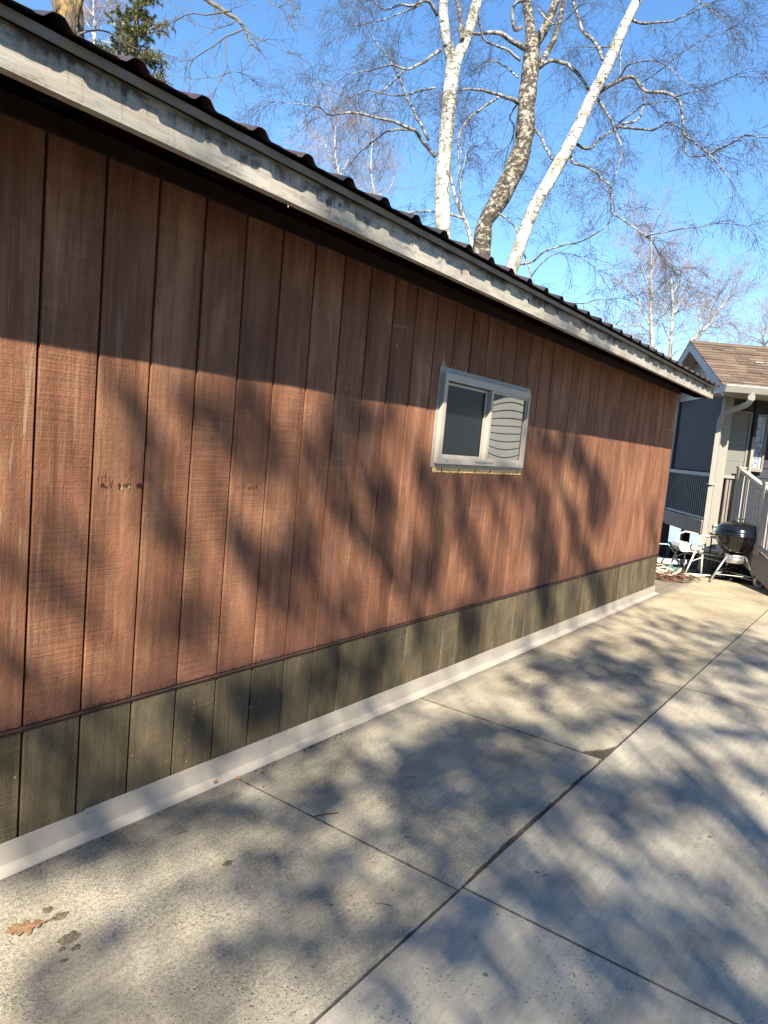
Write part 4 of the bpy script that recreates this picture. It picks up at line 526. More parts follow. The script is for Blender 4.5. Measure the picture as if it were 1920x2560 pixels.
tag(lm.build('lake', M['lake']), 'pale frozen lake beyond the house', kind='structure')

# dirt bed showing in the joints
jb = MB(); jb.add([(-3, -4.6, -.007), (10.2, -4.6, -.007), (10.2, 1.5, -.007), (-3, 1.5, -.007)], [(0, 1, 2, 3)])
tag(jb.build('joint_bed', M['dirt']), 'dark dirt packed in the joints of the concrete patio', kind='structure')

random.seed(5)
patio = empty('patio', (0, 0, 0)); tag(patio, 'concrete slab patio along the shed wall', kind='structure')
def edge_pts(a, b, amp, step=.03):
    a, b = Vector(a), Vector(b)
    L = (b - a).length; n = max(2, int(L / step))
    d = (b - a) / L; nn = Vector((-d.y, d.x))
    out = []
    for i in range(n):
        p = a + d * (L * i / n)
        k = amp * (mnoise.noise((p.x * 19, p.y * 19, 3.1)) * .7 + mnoise.noise((p.x * 55, p.y * 55, 9.1)) * .5)
        out.append(p + nn * (abs(k) if i else 0))
    return out
def slab(poly, material, depth=.03):
    n = len(poly)
    c = sum((Vector((p[0], p[1])) for p in poly), Vector((0, 0))) / n
    mb = MB()
    bev = .0028
    inner = []
    for i in range(n):
        a, b, d = Vector(poly[i - 1][:2]), Vector(poly[i][:2]), Vector(poly[(i + 1) % n][:2])
        t = (d - a); t = t.normalized() if t.length else Vector((1, 0))
        inner.append(b + Vector((-t.y, t.x)) * bev)
    vs = [(p.x, p.y, 0) for p in inner] + [(p[0], p[1], -bev) for p in poly] + [(p[0], p[1], -depth) for p in poly]
    fs = [tuple(range(n))]
    for i in range(n):
        j = (i + 1) % n
        fs.append((i + n, j + n, j, i)); fs.append((i + 2 * n, j + 2 * n, j + n, i + n))
    mb.add(vs, fs[:1]); b0 = len(mb.v)
    mb.f += fs[1:]; mb.mi += [1] * (len(fs) - 1); mb.sm += [False] * (len(fs) - 1)
    return mb.build('concrete_slab', [material, M['grime']], patio)
G2 = .0022
def rect_slab(x0, x1, y0, y1, material, amp=.004, near=None, left=0, cut=None):
    x0 += G2 + left; x1 -= G2; y0 += G2; y1 -= G2
    c = [(x0, y0), (x1, y0), (x1, y1), (x0, y1)]
    poly = []
    for i in range(4):
        a, b = c[i], c[(i + 1) % 4]
        if near and i == 0: poly += near
        else:
            e = edge_pts(a, b, amp)
            if i == 3 and cut: e = [q for q in e if q.y > cut]
            poly += e
    return slab(poly, material)
JY = -1.165
rect_slab(-2.9, -.62, JY, .02, M['con_a'])
rect_slab(-.62, .9085, JY, .02, M['con_a'])
near = [Vector((.9095, JY + G2))]
for i in range(60):
    x = .93 + (2.30 - .93) * i / 59
    e = .004 + .014 * (.5 + .5 * mnoise.noise((x * 6, 1.7, 0))) + .008 * mnoise.noise((x * 30, 4, 0)) + .004 * mnoise.noise((x * 90, 7, 0))
    e *= min(1, (x - .93) / .2) * (1 if x < 2.0 else max(.35, (2.3 - x) / .3))
    near.append(Vector((x, JY + G2 + max(0, e))))
near += [Vector((2.335, JY + .012))]
s2 = rect_slab(.9068, 2.352, JY, .02, M['con_a'], .005, near)
chip = [Vector((2.3555, JY + .115)), Vector((2.395, JY + .098)), Vector((2.425, JY + .075)), Vector((2.455, JY + .06)), Vector((2.48, JY + .035)), Vector((2.53, JY + .022)), Vector((2.57, JY + .008))]
near = []
for i in range(len(chip) - 1):
    a, b = chip[i], chip[i + 1]
    for k in range(3):
        p = a.lerp(b, k / 3)
        near.append(p + Vector((.004 * mnoise.noise((p.x * 60, p.y * 60, 2)), .008 * mnoise.noise((p.x * 60, p.y * 60, 0)))))
for i in range(50):
    x = 2.575 + (3.945 - 2.575) * i / 49
    e = .006 * abs(mnoise.noise((x * 13, 1.7, 5))) + .003 * abs(mnoise.noise((x * 60, 4, 0)))
    near.append(Vector((x, JY + G2 + e)))
rect_slab(2.352, 3.955, JY, .02, M['con_a'], .006, near, .003, JY + .118)
for a, b in ((3.955, 5.07), (5.07, 6.58), (6.58, 8.02)): rect_slab(a, b, JY, .02, M['con_a'], .003)
rect_slab(8.02, 9.52, JY, .02, M['con_a'], .003)
rect_slab(7.48, 9.45, .02, 1.35, M['con_a'], .003)
for y0, y1 in ((-2.72, JY), (-4.4, -2.72)):
    for a, b in ((-2.9, .932), (.932, 3.953), (3.953, 6.97), (6.97, 9.6)):
        rect_slab(a, b, y0, y1, M['con_b'], .0025)
# loose grit lying in the broken corner
gr = MB()
for k in range(150):
    x = 2.345 + random.random() ** 1.5 * .2; y = JY + .006 + random.random() * .1 * max(0, 1 - (x - 2.345) / .21)
    r = random.uniform(.0015, .005)
    p = Vector((x, y, -.007 + r * .6))
    v = [p + Vector((random.uniform(-1, 1), random.uniform(-1, 1), random.uniform(.2, 1))) * r for _ in range(4)]
    gr.add(v, [(0, 1, 2), (0, 2, 3), (0, 3, 1), (1, 3, 2)])
for k in range(240):
    x = random.uniform(1.0, 2.3); y = JY + random.random() * .03
    r = random.uniform(.001, .003); p = Vector((x, y, -.007 + r * .6))
    v = [p + Vector((random.uniform(-1, 1), random.uniform(-1, 1), random.uniform(.2, 1))) * r for _ in range(4)]
    gr.add(v, [(0, 1, 2), (0, 2, 3), (0, 3, 1), (1, 3, 2)])
tag(gr.build('grit', M['dirt']), 'dark grit in the broken slab corner', kind='stuff')
# dark mossy grit caught along the flashing lip
mg = MB()
for a, b, n in ((.98, 1.14, 60), (1.30, 1.72, 150), (3.5, 3.78, 80), (2.0, 2.3, 30), (-.1, .6, 40), (4.4, 5.2, 60)):
    for k in range(n):
        x = random.uniform(a, b); y = -.063 - abs(random.gauss(0, .016)); r = random.uniform(.0015, .006)
        p = Vector((x, y, .0005))
        v = [p + Vector((random.uniform(-1, 1) * 1.6, random.uniform(-1, 1), 0)) * r for _ in range(3)] + [p + Vector((0, 0, r * .6))]
        mg.add(v, [(0, 1, 3), (1, 2, 3), (2, 0, 3)])
lt = MB()
for k in range(46):
    x = random.uniform(-.3, 4.5); y = -.07 - random.random() ** 2 * 1.9
    a = random.uniform(0, 3.14); l_ = random.uniform(.006, .03) if k % 5 else random.uniform(.03, .07)
    q = Vector((x, y, .002)); d = Vector((math.cos(a), math.sin(a), 0)) * l_ / 2
    lt.tube([q - d, q + d * .1 + Vector((d.y, -d.x, 0)) * .15 + Vector((0, 0, .001)), q + d], [.0011, .0013, .0007], 4)
tag(lt.build('twig_litter', M['vine']), 'tiny twig bits scattered over the concrete', kind='stuff')
tag(mg.build('moss_grit', plain('dark_moss_grit', (.035, .034, .03), .95, .1, .4, 60)), 'dark mossy grit caught along the edge of the flashing', kind='stuff')
# stains on the slab by the oak leaf
stains = [(-.06, -.293, .016), (-.048, -.349, .022), (-.075, -.449, .028), (-.088, -.496, .014), (-.116, -.475, .010), (.474, -.498, .018), (-.135, -.52, .009)]
for sx, sy, r in stains:
    sm = MB(); pts = []
    for k in range(18):
        t = 2 * math.pi * k / 18
        rr = r * (1 + .5 * mnoise.noise((math.cos(t) * 1.6 + sx * 40, math.sin(t) * 1.6, sy * 40)) + random.uniform(-.14, .14))
        pts.append((sx + rr * 1.1 * math.cos(t), sy + rr * .8 * math.sin(t)))
    sm.add([(sx, sy, .0035)] + [(sx + (a - sx) * .8, sy + (b - sy) * .8, .0028) for a, b in pts] + [(a, b, .0004) for a, b in pts],
           [(0, 1 + i, 1 + (i + 1) % 18) for i in range(18)] + [(1 + i, 19 + i, 19 + (i + 1) % 18, 1 + (i + 1) % 18) for i in range(18)], 0, True)
    sm.build('lichen_spot', M['stain'], patio)
pb = MB()
for sx, sy, r in [(1.95, -1.75, .009), (1.2, -1.32, .008), (3.1, -2.1, .012), (3.7, -1.6, .010), (2.6, -1.9, .007), (.75, -1.0, .005), (1.05, -.85, .005), (.55, -.9, .006), (2.1, -.62, .006), (.45, -.35, .004), (1.6, -2.2, .010), (4.4, -2.2, .012), (2.75, -2.35, .012), (1.5, -1.9, .006), (.62, -1.42, .008)]:
    pb.lathe([(.0003, r * .35), (r * .6, r * .3), (r, .0003)], 7, (sx, sy, 0))
tag(pb.build('grit_specks', M['stain']), 'scattered dark specks on the concrete', kind='stuff')

# ================================================================= SHED (red-brown garage)
S = .2032
ZT, ZFB, ZTOP, XE = .456, .091, 2.345, 7.4623
shed = empty('garage', (0, 0, 0))
tag(shed, 'long red-brown wood sided garage with one small sliding window', 'building')
# core walls (behind the boards)
cw = MB()
GD = .012
cw.box(-2.0, XE - .004, GD, 4.4, -.03, 2.40)
cw.extrude([(GD, 2.401), (GD, 2.478), (2.2, 3.135), (4.4, 2.478), (4.4, 2.401)], 0, -2.0, XE - .004)
wall = cw.build('wall', M['groove'], shed, True)
# boards
GW = .0105
n0 = -10
random.seed(11)
bounds = [n * S for n in range(n0, 37)] + [XE]
def plank(x0, x1, z0, z1, material, name='plank', jag=False):
    mb = MB()
    c = .0016
    a, b = x0 + GW / 2, x1 - GW / 2
    # chamfered long edges
    prof = [(a, GD - .001), (a, c), (a + c, 0), (b - c, 0), (b, c), (b, GD - .001)]
    n = len(prof)
    dy = random.uniform(-.0006, .0006)
    vs = [(px, py + dy, z0) for px, py in prof] + [(px, py + dy, z1) for px, py in prof]
    fs = [(i, i + 1, i + 1 + n, i + n) for i in range(n - 1)] + [tuple(range(n - 1, -1, -1)), tuple(range(n, 2 * n))]
    mb.add(vs, fs)
    return mb.build(name, material, wall, False)
WX0, WX1, WZ0, WZ1 = 2.335, 3.520, 1.338, 1.946
for i in range(len(bounds) - 1):
    x0, x1 = bounds[i], bounds[i + 1]
    if x1 - x0 < .03: continue
    if x1 > WX0 + .03 and x0 < WX1 - .03:
        za, zb = WZ0 + .006, WZ1 - .006
        xl, xr = x0 + GW / 2, x1 - GW / 2
        if x0 < WX0 or x1 > WX1:
            # notched board: one outline, cut round the window
            if x0 < WX0: poly = [(xl, ZT + .012), (xr, ZT + .012), (xr, za), (WX0 + .008, za), (WX0 + .008, zb), (xr, zb), (xr, ZTOP), (xl, ZTOP)]
            else: poly = [(xl, ZT + .012), (xr, ZT + .012), (xr, ZTOP), (xl, ZTOP), (xl, zb), (WX1 - .008, zb), (WX1 - .008, za), (xl, za)]
            mb = MB(); mb.extrude(poly, 1, 0, GD - .001); mb.build('plank', M['red'], wall, True)
        else:
            plank(x0, x1, ZT + .012, za, M['red'])
            plank(x0, x1, zb, ZTOP, M['red'])
    else:
        plank(x0, x1, ZT + .012, ZTOP, M['red'])
    plank(x0, x1, .02, ZT - .003, M['moss'], 'lower_plank')
# z-strip between the two courses, tiny drip lip
zs = MB()
zs.extrude([(-.005, ZT - .001), (-.005, ZT + .002), (GD, ZT + .011), (GD, ZT - .001)], 0, -2.0, XE)
zs.extrude([(-.003, ZT - .0075), (-.003, ZT - .0050), (.004, ZT - .0050), (.004, ZT - .0075)], 0, -2.0, XE)
zs.build('drip_strip', M['trimred'], shed, True)
# frayed fibres along the lower edge of the red boards
fr = MB()
random.seed(3)
for k in range(900):
    x = -.4 + 8 * random.random() ** 1.4
    if x > XE: continue
    h = random.uniform(.004, .022); w = random.uniform(.0006, .0018)
    z = ZT + .012
    fr.add([(x - w, -.0012, z - .002), (x + w, -.0012, z - .002), (x + random.uniform(-.001, .001), -.0006, z + h)], [(0, 1, 2)])
o = fr.build('frayed_fibre', M['gouge'], shed); o['kind'] = 'stuff'
# frieze board and rafters, both coloured dark to deepen the eave shade
fz = MB(); fz.box(-2.0, XE, -.020, -.0015, ZTOP - .028, ZTOP + .03); fz.build('frieze_board', plain('shade_dark_frieze', (.028, .014, .011), .8, .2, .3, 12), shed)
sl = .30
EY = -.366
def rz(y): return 2.404 + (y + .40) * sl        # underside of roof sheet
dk = MB(); dk.extrude([(EY + .03, rz(EY + .03) - .03), (EY + .03, rz(EY + .03) - .012), (2.2, rz(2.2) - .012), (2.2, rz(2.2) - .03)], 0, -2.0, XE)
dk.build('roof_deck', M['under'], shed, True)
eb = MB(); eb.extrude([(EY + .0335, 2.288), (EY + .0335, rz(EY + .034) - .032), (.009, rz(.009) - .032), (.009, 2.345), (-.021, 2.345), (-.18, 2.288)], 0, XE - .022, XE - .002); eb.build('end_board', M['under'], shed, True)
for k in range(16):
    x = -1.9 + k * .61
    if x > XE - .05: x = XE - .05
    rf = MB(); rf.extrude([(EY + .034, 2.292), (EY + .034, rz(EY + .034) - .033), (0.005, rz(0) - .033), (0.005, rz(0) - .125)], 0, x, x + .038)
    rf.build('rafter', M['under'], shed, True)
# fascia boards
for a, b in ((-2.0, 3.9), (3.903, XE)):
    fb = MB(); fb.box(a, b, EY, EY + .033, 2.282, 2.388); fb.build('fascia_board', M['fascia'], shed)
# knots on the fascia
random.seed(21)
for kx, kz, r in ((.30, 2.352, .010), (.86, 2.338, .012), (.93, 2.352, .008), (1.10, 2.335, .010), (1.42, 2.343, .007), (1.85, 2.325, .009), (1.93, 2.34, .007), (2.6, 2.35, .010), (3.4, 2.33, .011)):
    kb = MB()
    kb.lathe([(.0004, 0), (r * .7, .0006), (r, 0)], 10)
    kb.v = [(kx + v[0] * 1.0, EY - .0008 - v[2], kz + v[1] * 1.25) for v in kb.v]
    kb.build('knot', M['stain'], shed)
# drip edge
de = MB()
de.extrude([(-.390, 2.384), (-.386, 2.384), (-.383, 2.392), (-.383, 2.412), (-.34, 2.418), (-.34, 2.414), (-.369, 2.409), (-.369, 2.391)], 0, -2.0, XE + .004)
de.build('drip_edge', M['drip'], shed, True)
# ribbed steel sheets
RP = .2245
def roof_profile(x0, nrib):
    out = []
    for k in range(nrib):
        c = x0 + k * RP
        for dx, h in ((-.112, 0), (-.066, .0025), (-.058, .0), (-.040, .003), (-.017, .024), (.0, .0265), (.014, .024), (.034, .003), (.044, 0), (.080, .002), (.112, 0)):
            out.append((c + dx, h))
    return out
t = .0012
for i, k0 in enumerate(range(-8, 36, 4)):
    if k0 == 32: cnt = 2
    else: cnt = 4
    pr = roof_profile(.020 + k0 * RP, cnt)
    pr = [(min(x, XE + .03), h) for x, h in pr]
    if pr[0][0] > XE: break
    n = len(pr)
    mb = MB()
    vs = []
    for y in (-.418, 2.25):
        zb = 2.4145 + (y + .418) * sl
        for x, h in pr: vs.append((x, y, zb + h))
        for x, h in pr: vs.append((x, y, zb + h - t))
    fs = []
    for j in range(n - 1):
        fs.append((j, j + 1, 2 * n + j + 1, 2 * n + j))
        fs.append((n + j, 3 * n + j, 3 * n + j + 1, n + j + 1))
        fs.append((j, n + j, n + j + 1, j + 1))
    mb.add(vs, fs)
    mb.build('roof_sheet', M['roof'], shed)
bk = MB(); bk.extrude([(2.2, 3.18), (2.2, 3.20), (4.8, 2.42), (4.8, 2.40)], 0, -2.0, XE + .03); bk.build('rear_roof', M['roof'], shed, True)
cp = MB(); cp.extrude([(2.0, 3.165), (2.23, 3.235), (2.46, 3.165), (2.23, 3.226)], 0, -2.0, XE + .03); cp.build('ridge_cap', M['roof'], shed, True)
# base flashing: two overlapped lengths
def flashing(x0, x1, off, zt):
    mb = MB()
    prof = [(-.002 - off, zt), (-.008 - off, .0125), (-.062 - off, .0050), (-.062 - off, .0018)]
    nx = max(2, int((x1 - x0) / .12))
    vs, fs = [], []
    n = len(prof)
    for i in range(nx + 1):
        x = x0 + (x1 - x0) * i / nx
        for j, (y, z) in enumerate(prof):
            w = .0016 * mnoise.noise((x * 1.7, j * .6, 3)) if j < 2 else .0022 * mnoise.noise((x * 2.1, 5, 0))
            dz = 0 if j != 0 else (.0016 * mnoise.noise((x * 1.3, 8, 0)) if j == 0 else 0)
            vs.append((x, y + w, z + dz))
    for i in range(nx):
        for j in range(n - 1):
            a = i * n + j
            fs.append((a, a + 1, a + n + 1, a + n))
    mb.add(vs, fs)
    o = mb.build('base_flashing', M['flash'], shed)
    md = o.modifiers.new('thickness', 'SOLIDIFY'); md.thickness = .0012
    return o
flashing(-2.0, .262, 0, ZFB - .004)
flashing(.235, 4.12, .0022, ZFB + .003)
flashing(4.10, XE + .035, 0.0, ZFB + .001)
sc_ = MB()
for x, z in ((.245, .078), (1.15, .075), (2.0, .076), (-.28, .076), (3.1, .077)): sc_.lathe([(.0003, .0015), (.003, .001), (.0035, 0)], 8, (0, 0, 0)); sc_.v[-24:] = [(x + v[0], -.0085 - v[2], z + v[1]) for v in sc_.v[-24:]]
sc_.build('flashing_screw', M['nail'], shed)

# woodpecker / hail gouges in the boards
random.seed(8)
gg = MB()
def gouge(x, z, w, h):
    pts = []
    for k in range(8):
        t = 2 * math.pi * k / 8
        q = random.uniform(.6, 1.1)
        pts.append((x + w * q * math.cos(t), z + h * q * math.sin(t)))
    gg.add([(a, -.0016, b) for a, b in pts] + [(x, -.0004, z)], [(i, (i + 1) % 8, 8) for i in range(8)])
for k in range(26):
    x = .215 + .19 * random.random() ** .8; gouge(x, 1.252 + random.uniform(-.006, .006), random.uniform(.0015, .005), random.uniform(.003, .012))
for k in range(5): gouge(.222 + .014 * k, 1.268 + random.uniform(0, .02), .0012, random.uniform(.010, .028))
for k in range(12): gouge(random.uniform(.83, .98), 1.247 + random.uniform(-.004, .004), random.uniform(.001, .0035), random.uniform(.003, .009))
for k in range(4): gouge(.225 + k * .018 + random.uniform(-.003, .003), 2.17 + random.uniform(-.005, .005), .0018, .006)
for k in range(60): gouge(random.uniform(-.2, 7.2), random.uniform(.6, 2.2), random.uniform(.0008, .002), random.uniform(.001, .004))
o = gg.build('gouge', M['gouge'], shed); o['kind'] = 'stuff'
pw = MB()
def chipmark(x, z, w, h):
    pw.add([(x - w, -.0014, z - h), (x + w, -.0014, z - h * .8), (x + w * .7, -.0014, z + h), (x - w * .8, -.0014, z + h * .7)], [(0, 1, 2, 3)])
for k in range(9): chipmark(1.80 + k * .02 + random.uniform(-.004, .004), 2.085 + random.uniform(-.006, .006), .003, random.uniform(.004, .010))
chipmark(.315, 1.245, .004, .008); chipmark(.345, 1.25, .004, .006); chipmark(1.88, 1.99, .004, .012)
for x, z in ((-.02, .30), (.45, .20), (.42, .235), (.58, .16), (.95, .33), (1.02, .27)): chipmark(x, z, random.uniform(.002, .0035), random.uniform(.002, .004))
for k in range(4): chipmark(.703 + random.uniform(-.003, .003), .30 + k * .024, .0015, .007)
o = pw.build('paint_chip', M['splinter'], shed); o['kind'] = 'stuff'
# twisted wire stub near the far corner
wv = MB(); wv.tube([(6.98, -.002, 1.88), (6.99, -.03, 1.883), (7.08, -.05, 1.895), (7.22, -.05, 1.902)], .004, 5); wv.tube([(6.97, -.001, 1.815), (6.972, -.012, 1.81)], .009, 6)
wv.build('wire_stub', M['splinter'], shed)
hk = MB(); hk.tube([(.665, EY + .012, 2.281), (.668, EY + .008, 2.268), (.663, EY + .002, 2.262)], .0018, 5); hk.build('bent_nail', M['splinter'], shed)

# ---- window
win = empty('window', (0, 0, 0)); win.parent = shed
FX0, FX1, FZ0, FZ1, FP = 2.342, 3.487, 1.390, 1.909, -.030
fin = MB()
fin.box(2.314, 3.524, -.0035, .006, FZ1, 1.942); fin.box(2.316, 3.524, -.0035, .006, 1.366, FZ0)
fin.box(2.314, FX0, -.0042, .006, 1.366, 1.940); fin.box(FX1, 3.526, -.0042, .006, 1.368, 1.940)
fin.build('nailing_fin', M['nailfin'], win)
nl = MB()
def nail(x, z):
    b = len(nl.v)
    nl.lathe([(.0003, .002), (.003, .0016), (.0038, 0)], 8)
    nl.v[b:] = [(x + v[0], -.0045 - v[2], z + v[1]) for v in nl.v[b:]]
for k in range(10): nail(2.37 + k * .12, 1.926); nail(2.37 + k * .12, 1.378)
for k in range(4): nail(2.327, 1.47 + k * .13)
nl.build('nail_heads', M['nail'], win)
fm = MB()
J = .036
fm.box(FX0, FX0 + J, FP, .04, FZ0, FZ1); fm.box(FX1 - J * .7, FX1, FP, .04, FZ0, FZ1)
fm.box(FX0 + J, FX1 - J * .7, FP + .0005, .04, FZ1 - .040, FZ1); fm.box(FX0 + J, FX1 - J * .7, FP + .0005, .04, FZ0, FZ0 + .034)
MS = 2.918
fm.box(MS, MS + .026, FP + .001, .04, FZ0 + .034, FZ1 - .040)
fm.box(FX0 + J, MS, -.014, -.010, FZ0 + .034, FZ0 + .040)
fm.build('window_frame', M['vinyl'], win)
# fixed light beads on the right
bd = MB()
x0, x1, z0, z1 = MS + .026, FX1 - J * .7, FZ0 + .034, FZ1 - .040
bd.box(x0, x1, -.021, .03, z1 - .014, z1); bd.box(x0, x1, -.021, .03, z0, z0 + .016)
bd.box(x0, x0 + .007, -.021, .03, z0 + .016, z1 - .014); bd.box(x1 - .016, x1, -.021, .03, z0 + .016, z1 - .014)
bd.build('glazing_bead', M['vinyl'], win)
# fixed pane: slightly bowed insulated glass, so what it mirrors bends
gp = MB()
nx, nz = 28, 28
bx0, bx1, bz0, bz1 = x0 + .007, x1 - .016, z0 + .016, z1 - .014
vs = []
for j in range(nz + 1):
    for i in range(nx + 1):
        u, w = i / nx * 2 - 1, j / nz * 2 - 1
        y = -.012 + BOW * (1 - u * u) * (1 - w * w)
        vs.append((bx0 + (bx1 - bx0) * i / nx, y, bz0 + (bz1 - bz0) * j / nz))
gp.add(vs, [(j * (nx + 1) + i, j * (nx + 1) + i + 1, (j + 1) * (nx + 1) + i + 1, (j + 1) * (nx + 1) + i) for j in range(nz) for i in range(nx)], 0, True)
gp.build('fixed_pane', M['glass_clear'], win)
# sliding sash on the left, set back behind an insect screen
sh = MB()
a0, a1, c0, c1 = FX0 + J, MS, FZ0 + .040, FZ1 - .040
sh.box(a0, a1, -.004, .02, c1 - .022, c1 - .008); sh.box(a0, a1, -.004, .02, c0, c0 + .014)
sh.box(a0, a0 + .012, -.004, .02, c0 + .014, c1 - .022); sh.box(a1 - .030, a1 - .006, -.004, .02, c0 + .014, c1 - .022)
sh.build('sash', M['vinyl'], win)
is_ = MB()
is_.box(a0 + .012, a1 - .030, .004, .012, c1 - .048, c1 - .022); is_.box(a0 + .012, a1 - .030, .004, .012, c0 + .014, c0 + .034)
is_.box(a1 - .055, a1 - .030, .004, .012, c0 + .034, c1 - .048)
is_.build('inner_sash_rail', M['blind'], win)
sg = MB(); sg.add([(a0 + .012, .003, c0 + .014), (a1 - .030, .003, c0 + .014), (a1 - .030, .003, c1 - .022), (a0 + .012, .003, c1 - .022)], [(0, 1, 2, 3)])
sg.build('insect_screen', M['screen'], win)
se = MB(); se.box(a0, a1, -.002, .022, c1 - .008, c1); se.build('seal_strip', M['seal'], win)
tg = MB(); tg.box(2.435, 2.462, FP - .0006, FP + .001, 1.401, 1.410); tg.box(3.415, 3.438, FP - .0006, FP + .001, 1.398, 1.405); tg.box(2.79, 3.02, FP - .0004, FP + .001, 1.404, 1.413)
tg.build('weep_cover', M['sticker'], win)
# raw cut edge below, torn splinters above
random.seed(4)
for i in range(len(bounds) - 1):
    xa, xb = max(bounds[i] + GW / 2, WX0), min(bounds[i + 1] - GW / 2, 3.522)
    if xb - xa < .02: continue
    rw = MB(); n = 26; vs = []
    for k in range(n + 1):
        x = xa + (xb - xa) * k / n
        vs.append((x, -.0022, 1.3655)); vs.append((x, -.0028, 1.338 + .008 * mnoise.noise((x * 45, 2, 0)) + .004 * mnoise.noise((x * 160, 3, 0))))
    for k in range(n + 1):
        vs.append((vs[2 * k][0], .009, 1.3655)); vs.append((vs[2 * k + 1][0], .009, vs[2 * k + 1][2]))
    fs = [(2 * k, 2 * k + 1, 2 * k + 3, 2 * k + 2) for k in range(n)]
    q = 2 * (n + 1)
    fs += [(2 * k + 1, q + 2 * k + 1, q + 2 * k + 3, 2 * k + 3) for k in range(n)]
    rw.add(vs, fs); rw.build('raw_edge', M['rawwood'], win)
sp_ = MB()
def splinter(x, h, w):
    sp_.add([(x - w, -.002, 1.942), (x + w, -.002, 1.942), (x + w * .2, -.0015, 1.942 + h), (x - w * .1, -.0045, 1.942 + h * .4)], [(0, 1, 3), (1, 2, 3), (0, 3, 2)])
splinter(2.342, .095, .012); splinter(2.355, .03, .02); splinter(2.378, .055, .004); splinter(2.445, .035, .005); splinter(2.485, .045, .003)
for x, h in ((2.60, .05), (2.615, .06), (2.59, .025), (2.84, .02), (3.05, .05), (3.03, .03), (3.0, .015)): splinter(x, h, .004)
for k in range(60): splinter(random.uniform(2.33, 3.52), random.uniform(.001, .006), random.uniform(.003, .007))
for k in range(8): splinter(random.uniform(3.32, 3.40), random.uniform(.01, .022), .006)
o = sp_.build('splinters', M['splinter'], win); o['kind'] = 'stuff'

# ================================================================= HOUSE with porch and ramp
HA = R(32)
house = empty('house', (9.93, -.03, 0), HA)
tag(house, 'house with tan shingled gable roof, dark screened porch and beige trim', 'house')
# local frame: x = away from the camera along the side, y = -(along the front to the right)
def HB(name, material, boxes, parent=house):
    mb = MB()
    for (a0, a1, b0, b1, z0, z1) in boxes: mb.box(a0, a1, -b1, -b0, z0, z1)
    return mb.build(name, material, parent)
DZ = .72
# main walls, behind the porch
HB('wall', M['navy'], [(.24, 1.25, .50, 10.0, -.05, 2.55), (1.253, 6.0, .50, 10.0, .55, 2.55)])
HB('rear_wall', M['navy'], [(2.10, 6.0, .0, .50, .70, 2.55)])
# lap boards on the dark wall beside the sidelight
k = 0
z = .72
while z < 2.5:
    mb = MB()
    mb.extrude([(.222, z), (.240, z), (.240, z + .15), (.234, z + .15)], 1, -4.4, -.66)
    mb.build('lap_board', M['navy'], house, True)
    z += .145
# pale wing further right, seen only mirrored in the garage window
HB('wing_wall', M['blackm'], [(.062, .22, 4.5, 10.0, -.02, 2.62)])  # black backing draws the lap shadow lines between the cream boards
for i in range(18):
    z = .02 + i * .145
    mb = MB(); mb.extrude([(.030, z), (.060, z), (.060, z + .126), (.052, z + .126)], 1, -10.0, -4.5); mb.build('wing_lap_board', M['cream'], house, True)
HB('wing_eave', M['navy'], [(-.02, .20, 4.45, 10.05, 2.625, 2.74)])
HB('wing_corner_board', M['cream'], [(.014, .05, 6.42, 6.52, .02, 2.60)])
# porch deck, rim, posts
HB('porch_floor', M['taupe'], [(.0, 6.0, .02, .5, DZ - .03, DZ), (.0, .24, .5, 3.0, DZ - .03, DZ), (-.0, 2.1, -.0, .02, DZ - .03, DZ)])
HB('rim_board', M['taupe'], [(.20, 2.06, -.045, -.005, .53, .735)])
HB('rim_cap', M['beige'], [(.20, 2.06, -.055, .0, .735, .752)])
HB('corner_post', M['beige'], [(-.01, .10, -.02, .10, 0, 2.56)])
HB('rear_post', M['beige'], [(1.96, 2.06, -.03, .06, .74, 2.8)])
for a, b in ((1.93, 0.0), (2.12, .42), (2.6, 1.4)):
    HB('under_post', M['brownpost'], [(a - .06, a + .06, b - .06, b + .06, -.3, .55)])
HB('under_skirt', M['navy'], [(1.7, 1.75, .05, 1.2, -.10, .12)])
HB('entry_riser', M['beige'], [(-.03, -.0, .04, .34, .35, .70)])
HB('entry_sill', M['beige_gut'], [(-.05, .02, .03, .36, .70, .725)])
# screened side bay
bay = empty('screen_bay'); bay.parent = house
HB('screen_cloth', M['navy_screen'], [(.10, 1.92, .005, .012, 1.47, 2.58)], bay)
HB('screen_frame', M['blackm'], [(1.90, 1.96, -.012, .02, .75, 2.58)], bay)
HB('top_rail', M['bal'], [(.10, 1.96, -.03, .03, 1.40, 1.455)], bay)
HB('bottom_rail', M['bal'], [(.10, 1.96, -.02, .02, .765, .80)], bay)
for i in range(21):
    a = .19 + i * .083
    HB('baluster', M['bal'], [(a, a + .012, -.022, -.014, .80, 1.40)], bay)
HB('shade_backdrop', M['blackm'], [(.12, 1.9, .06, .07, .74, 1.45)], bay)  # black sheet painting in the shade behind the balusters
# boards below the gable
for i in range(3):
    z = 2.585 + i * .09
    HB('gable_skirt_board', M['beige_gut'], [(.10, 2.06, -.012 + .004 * i, .03, z, z + .086)])
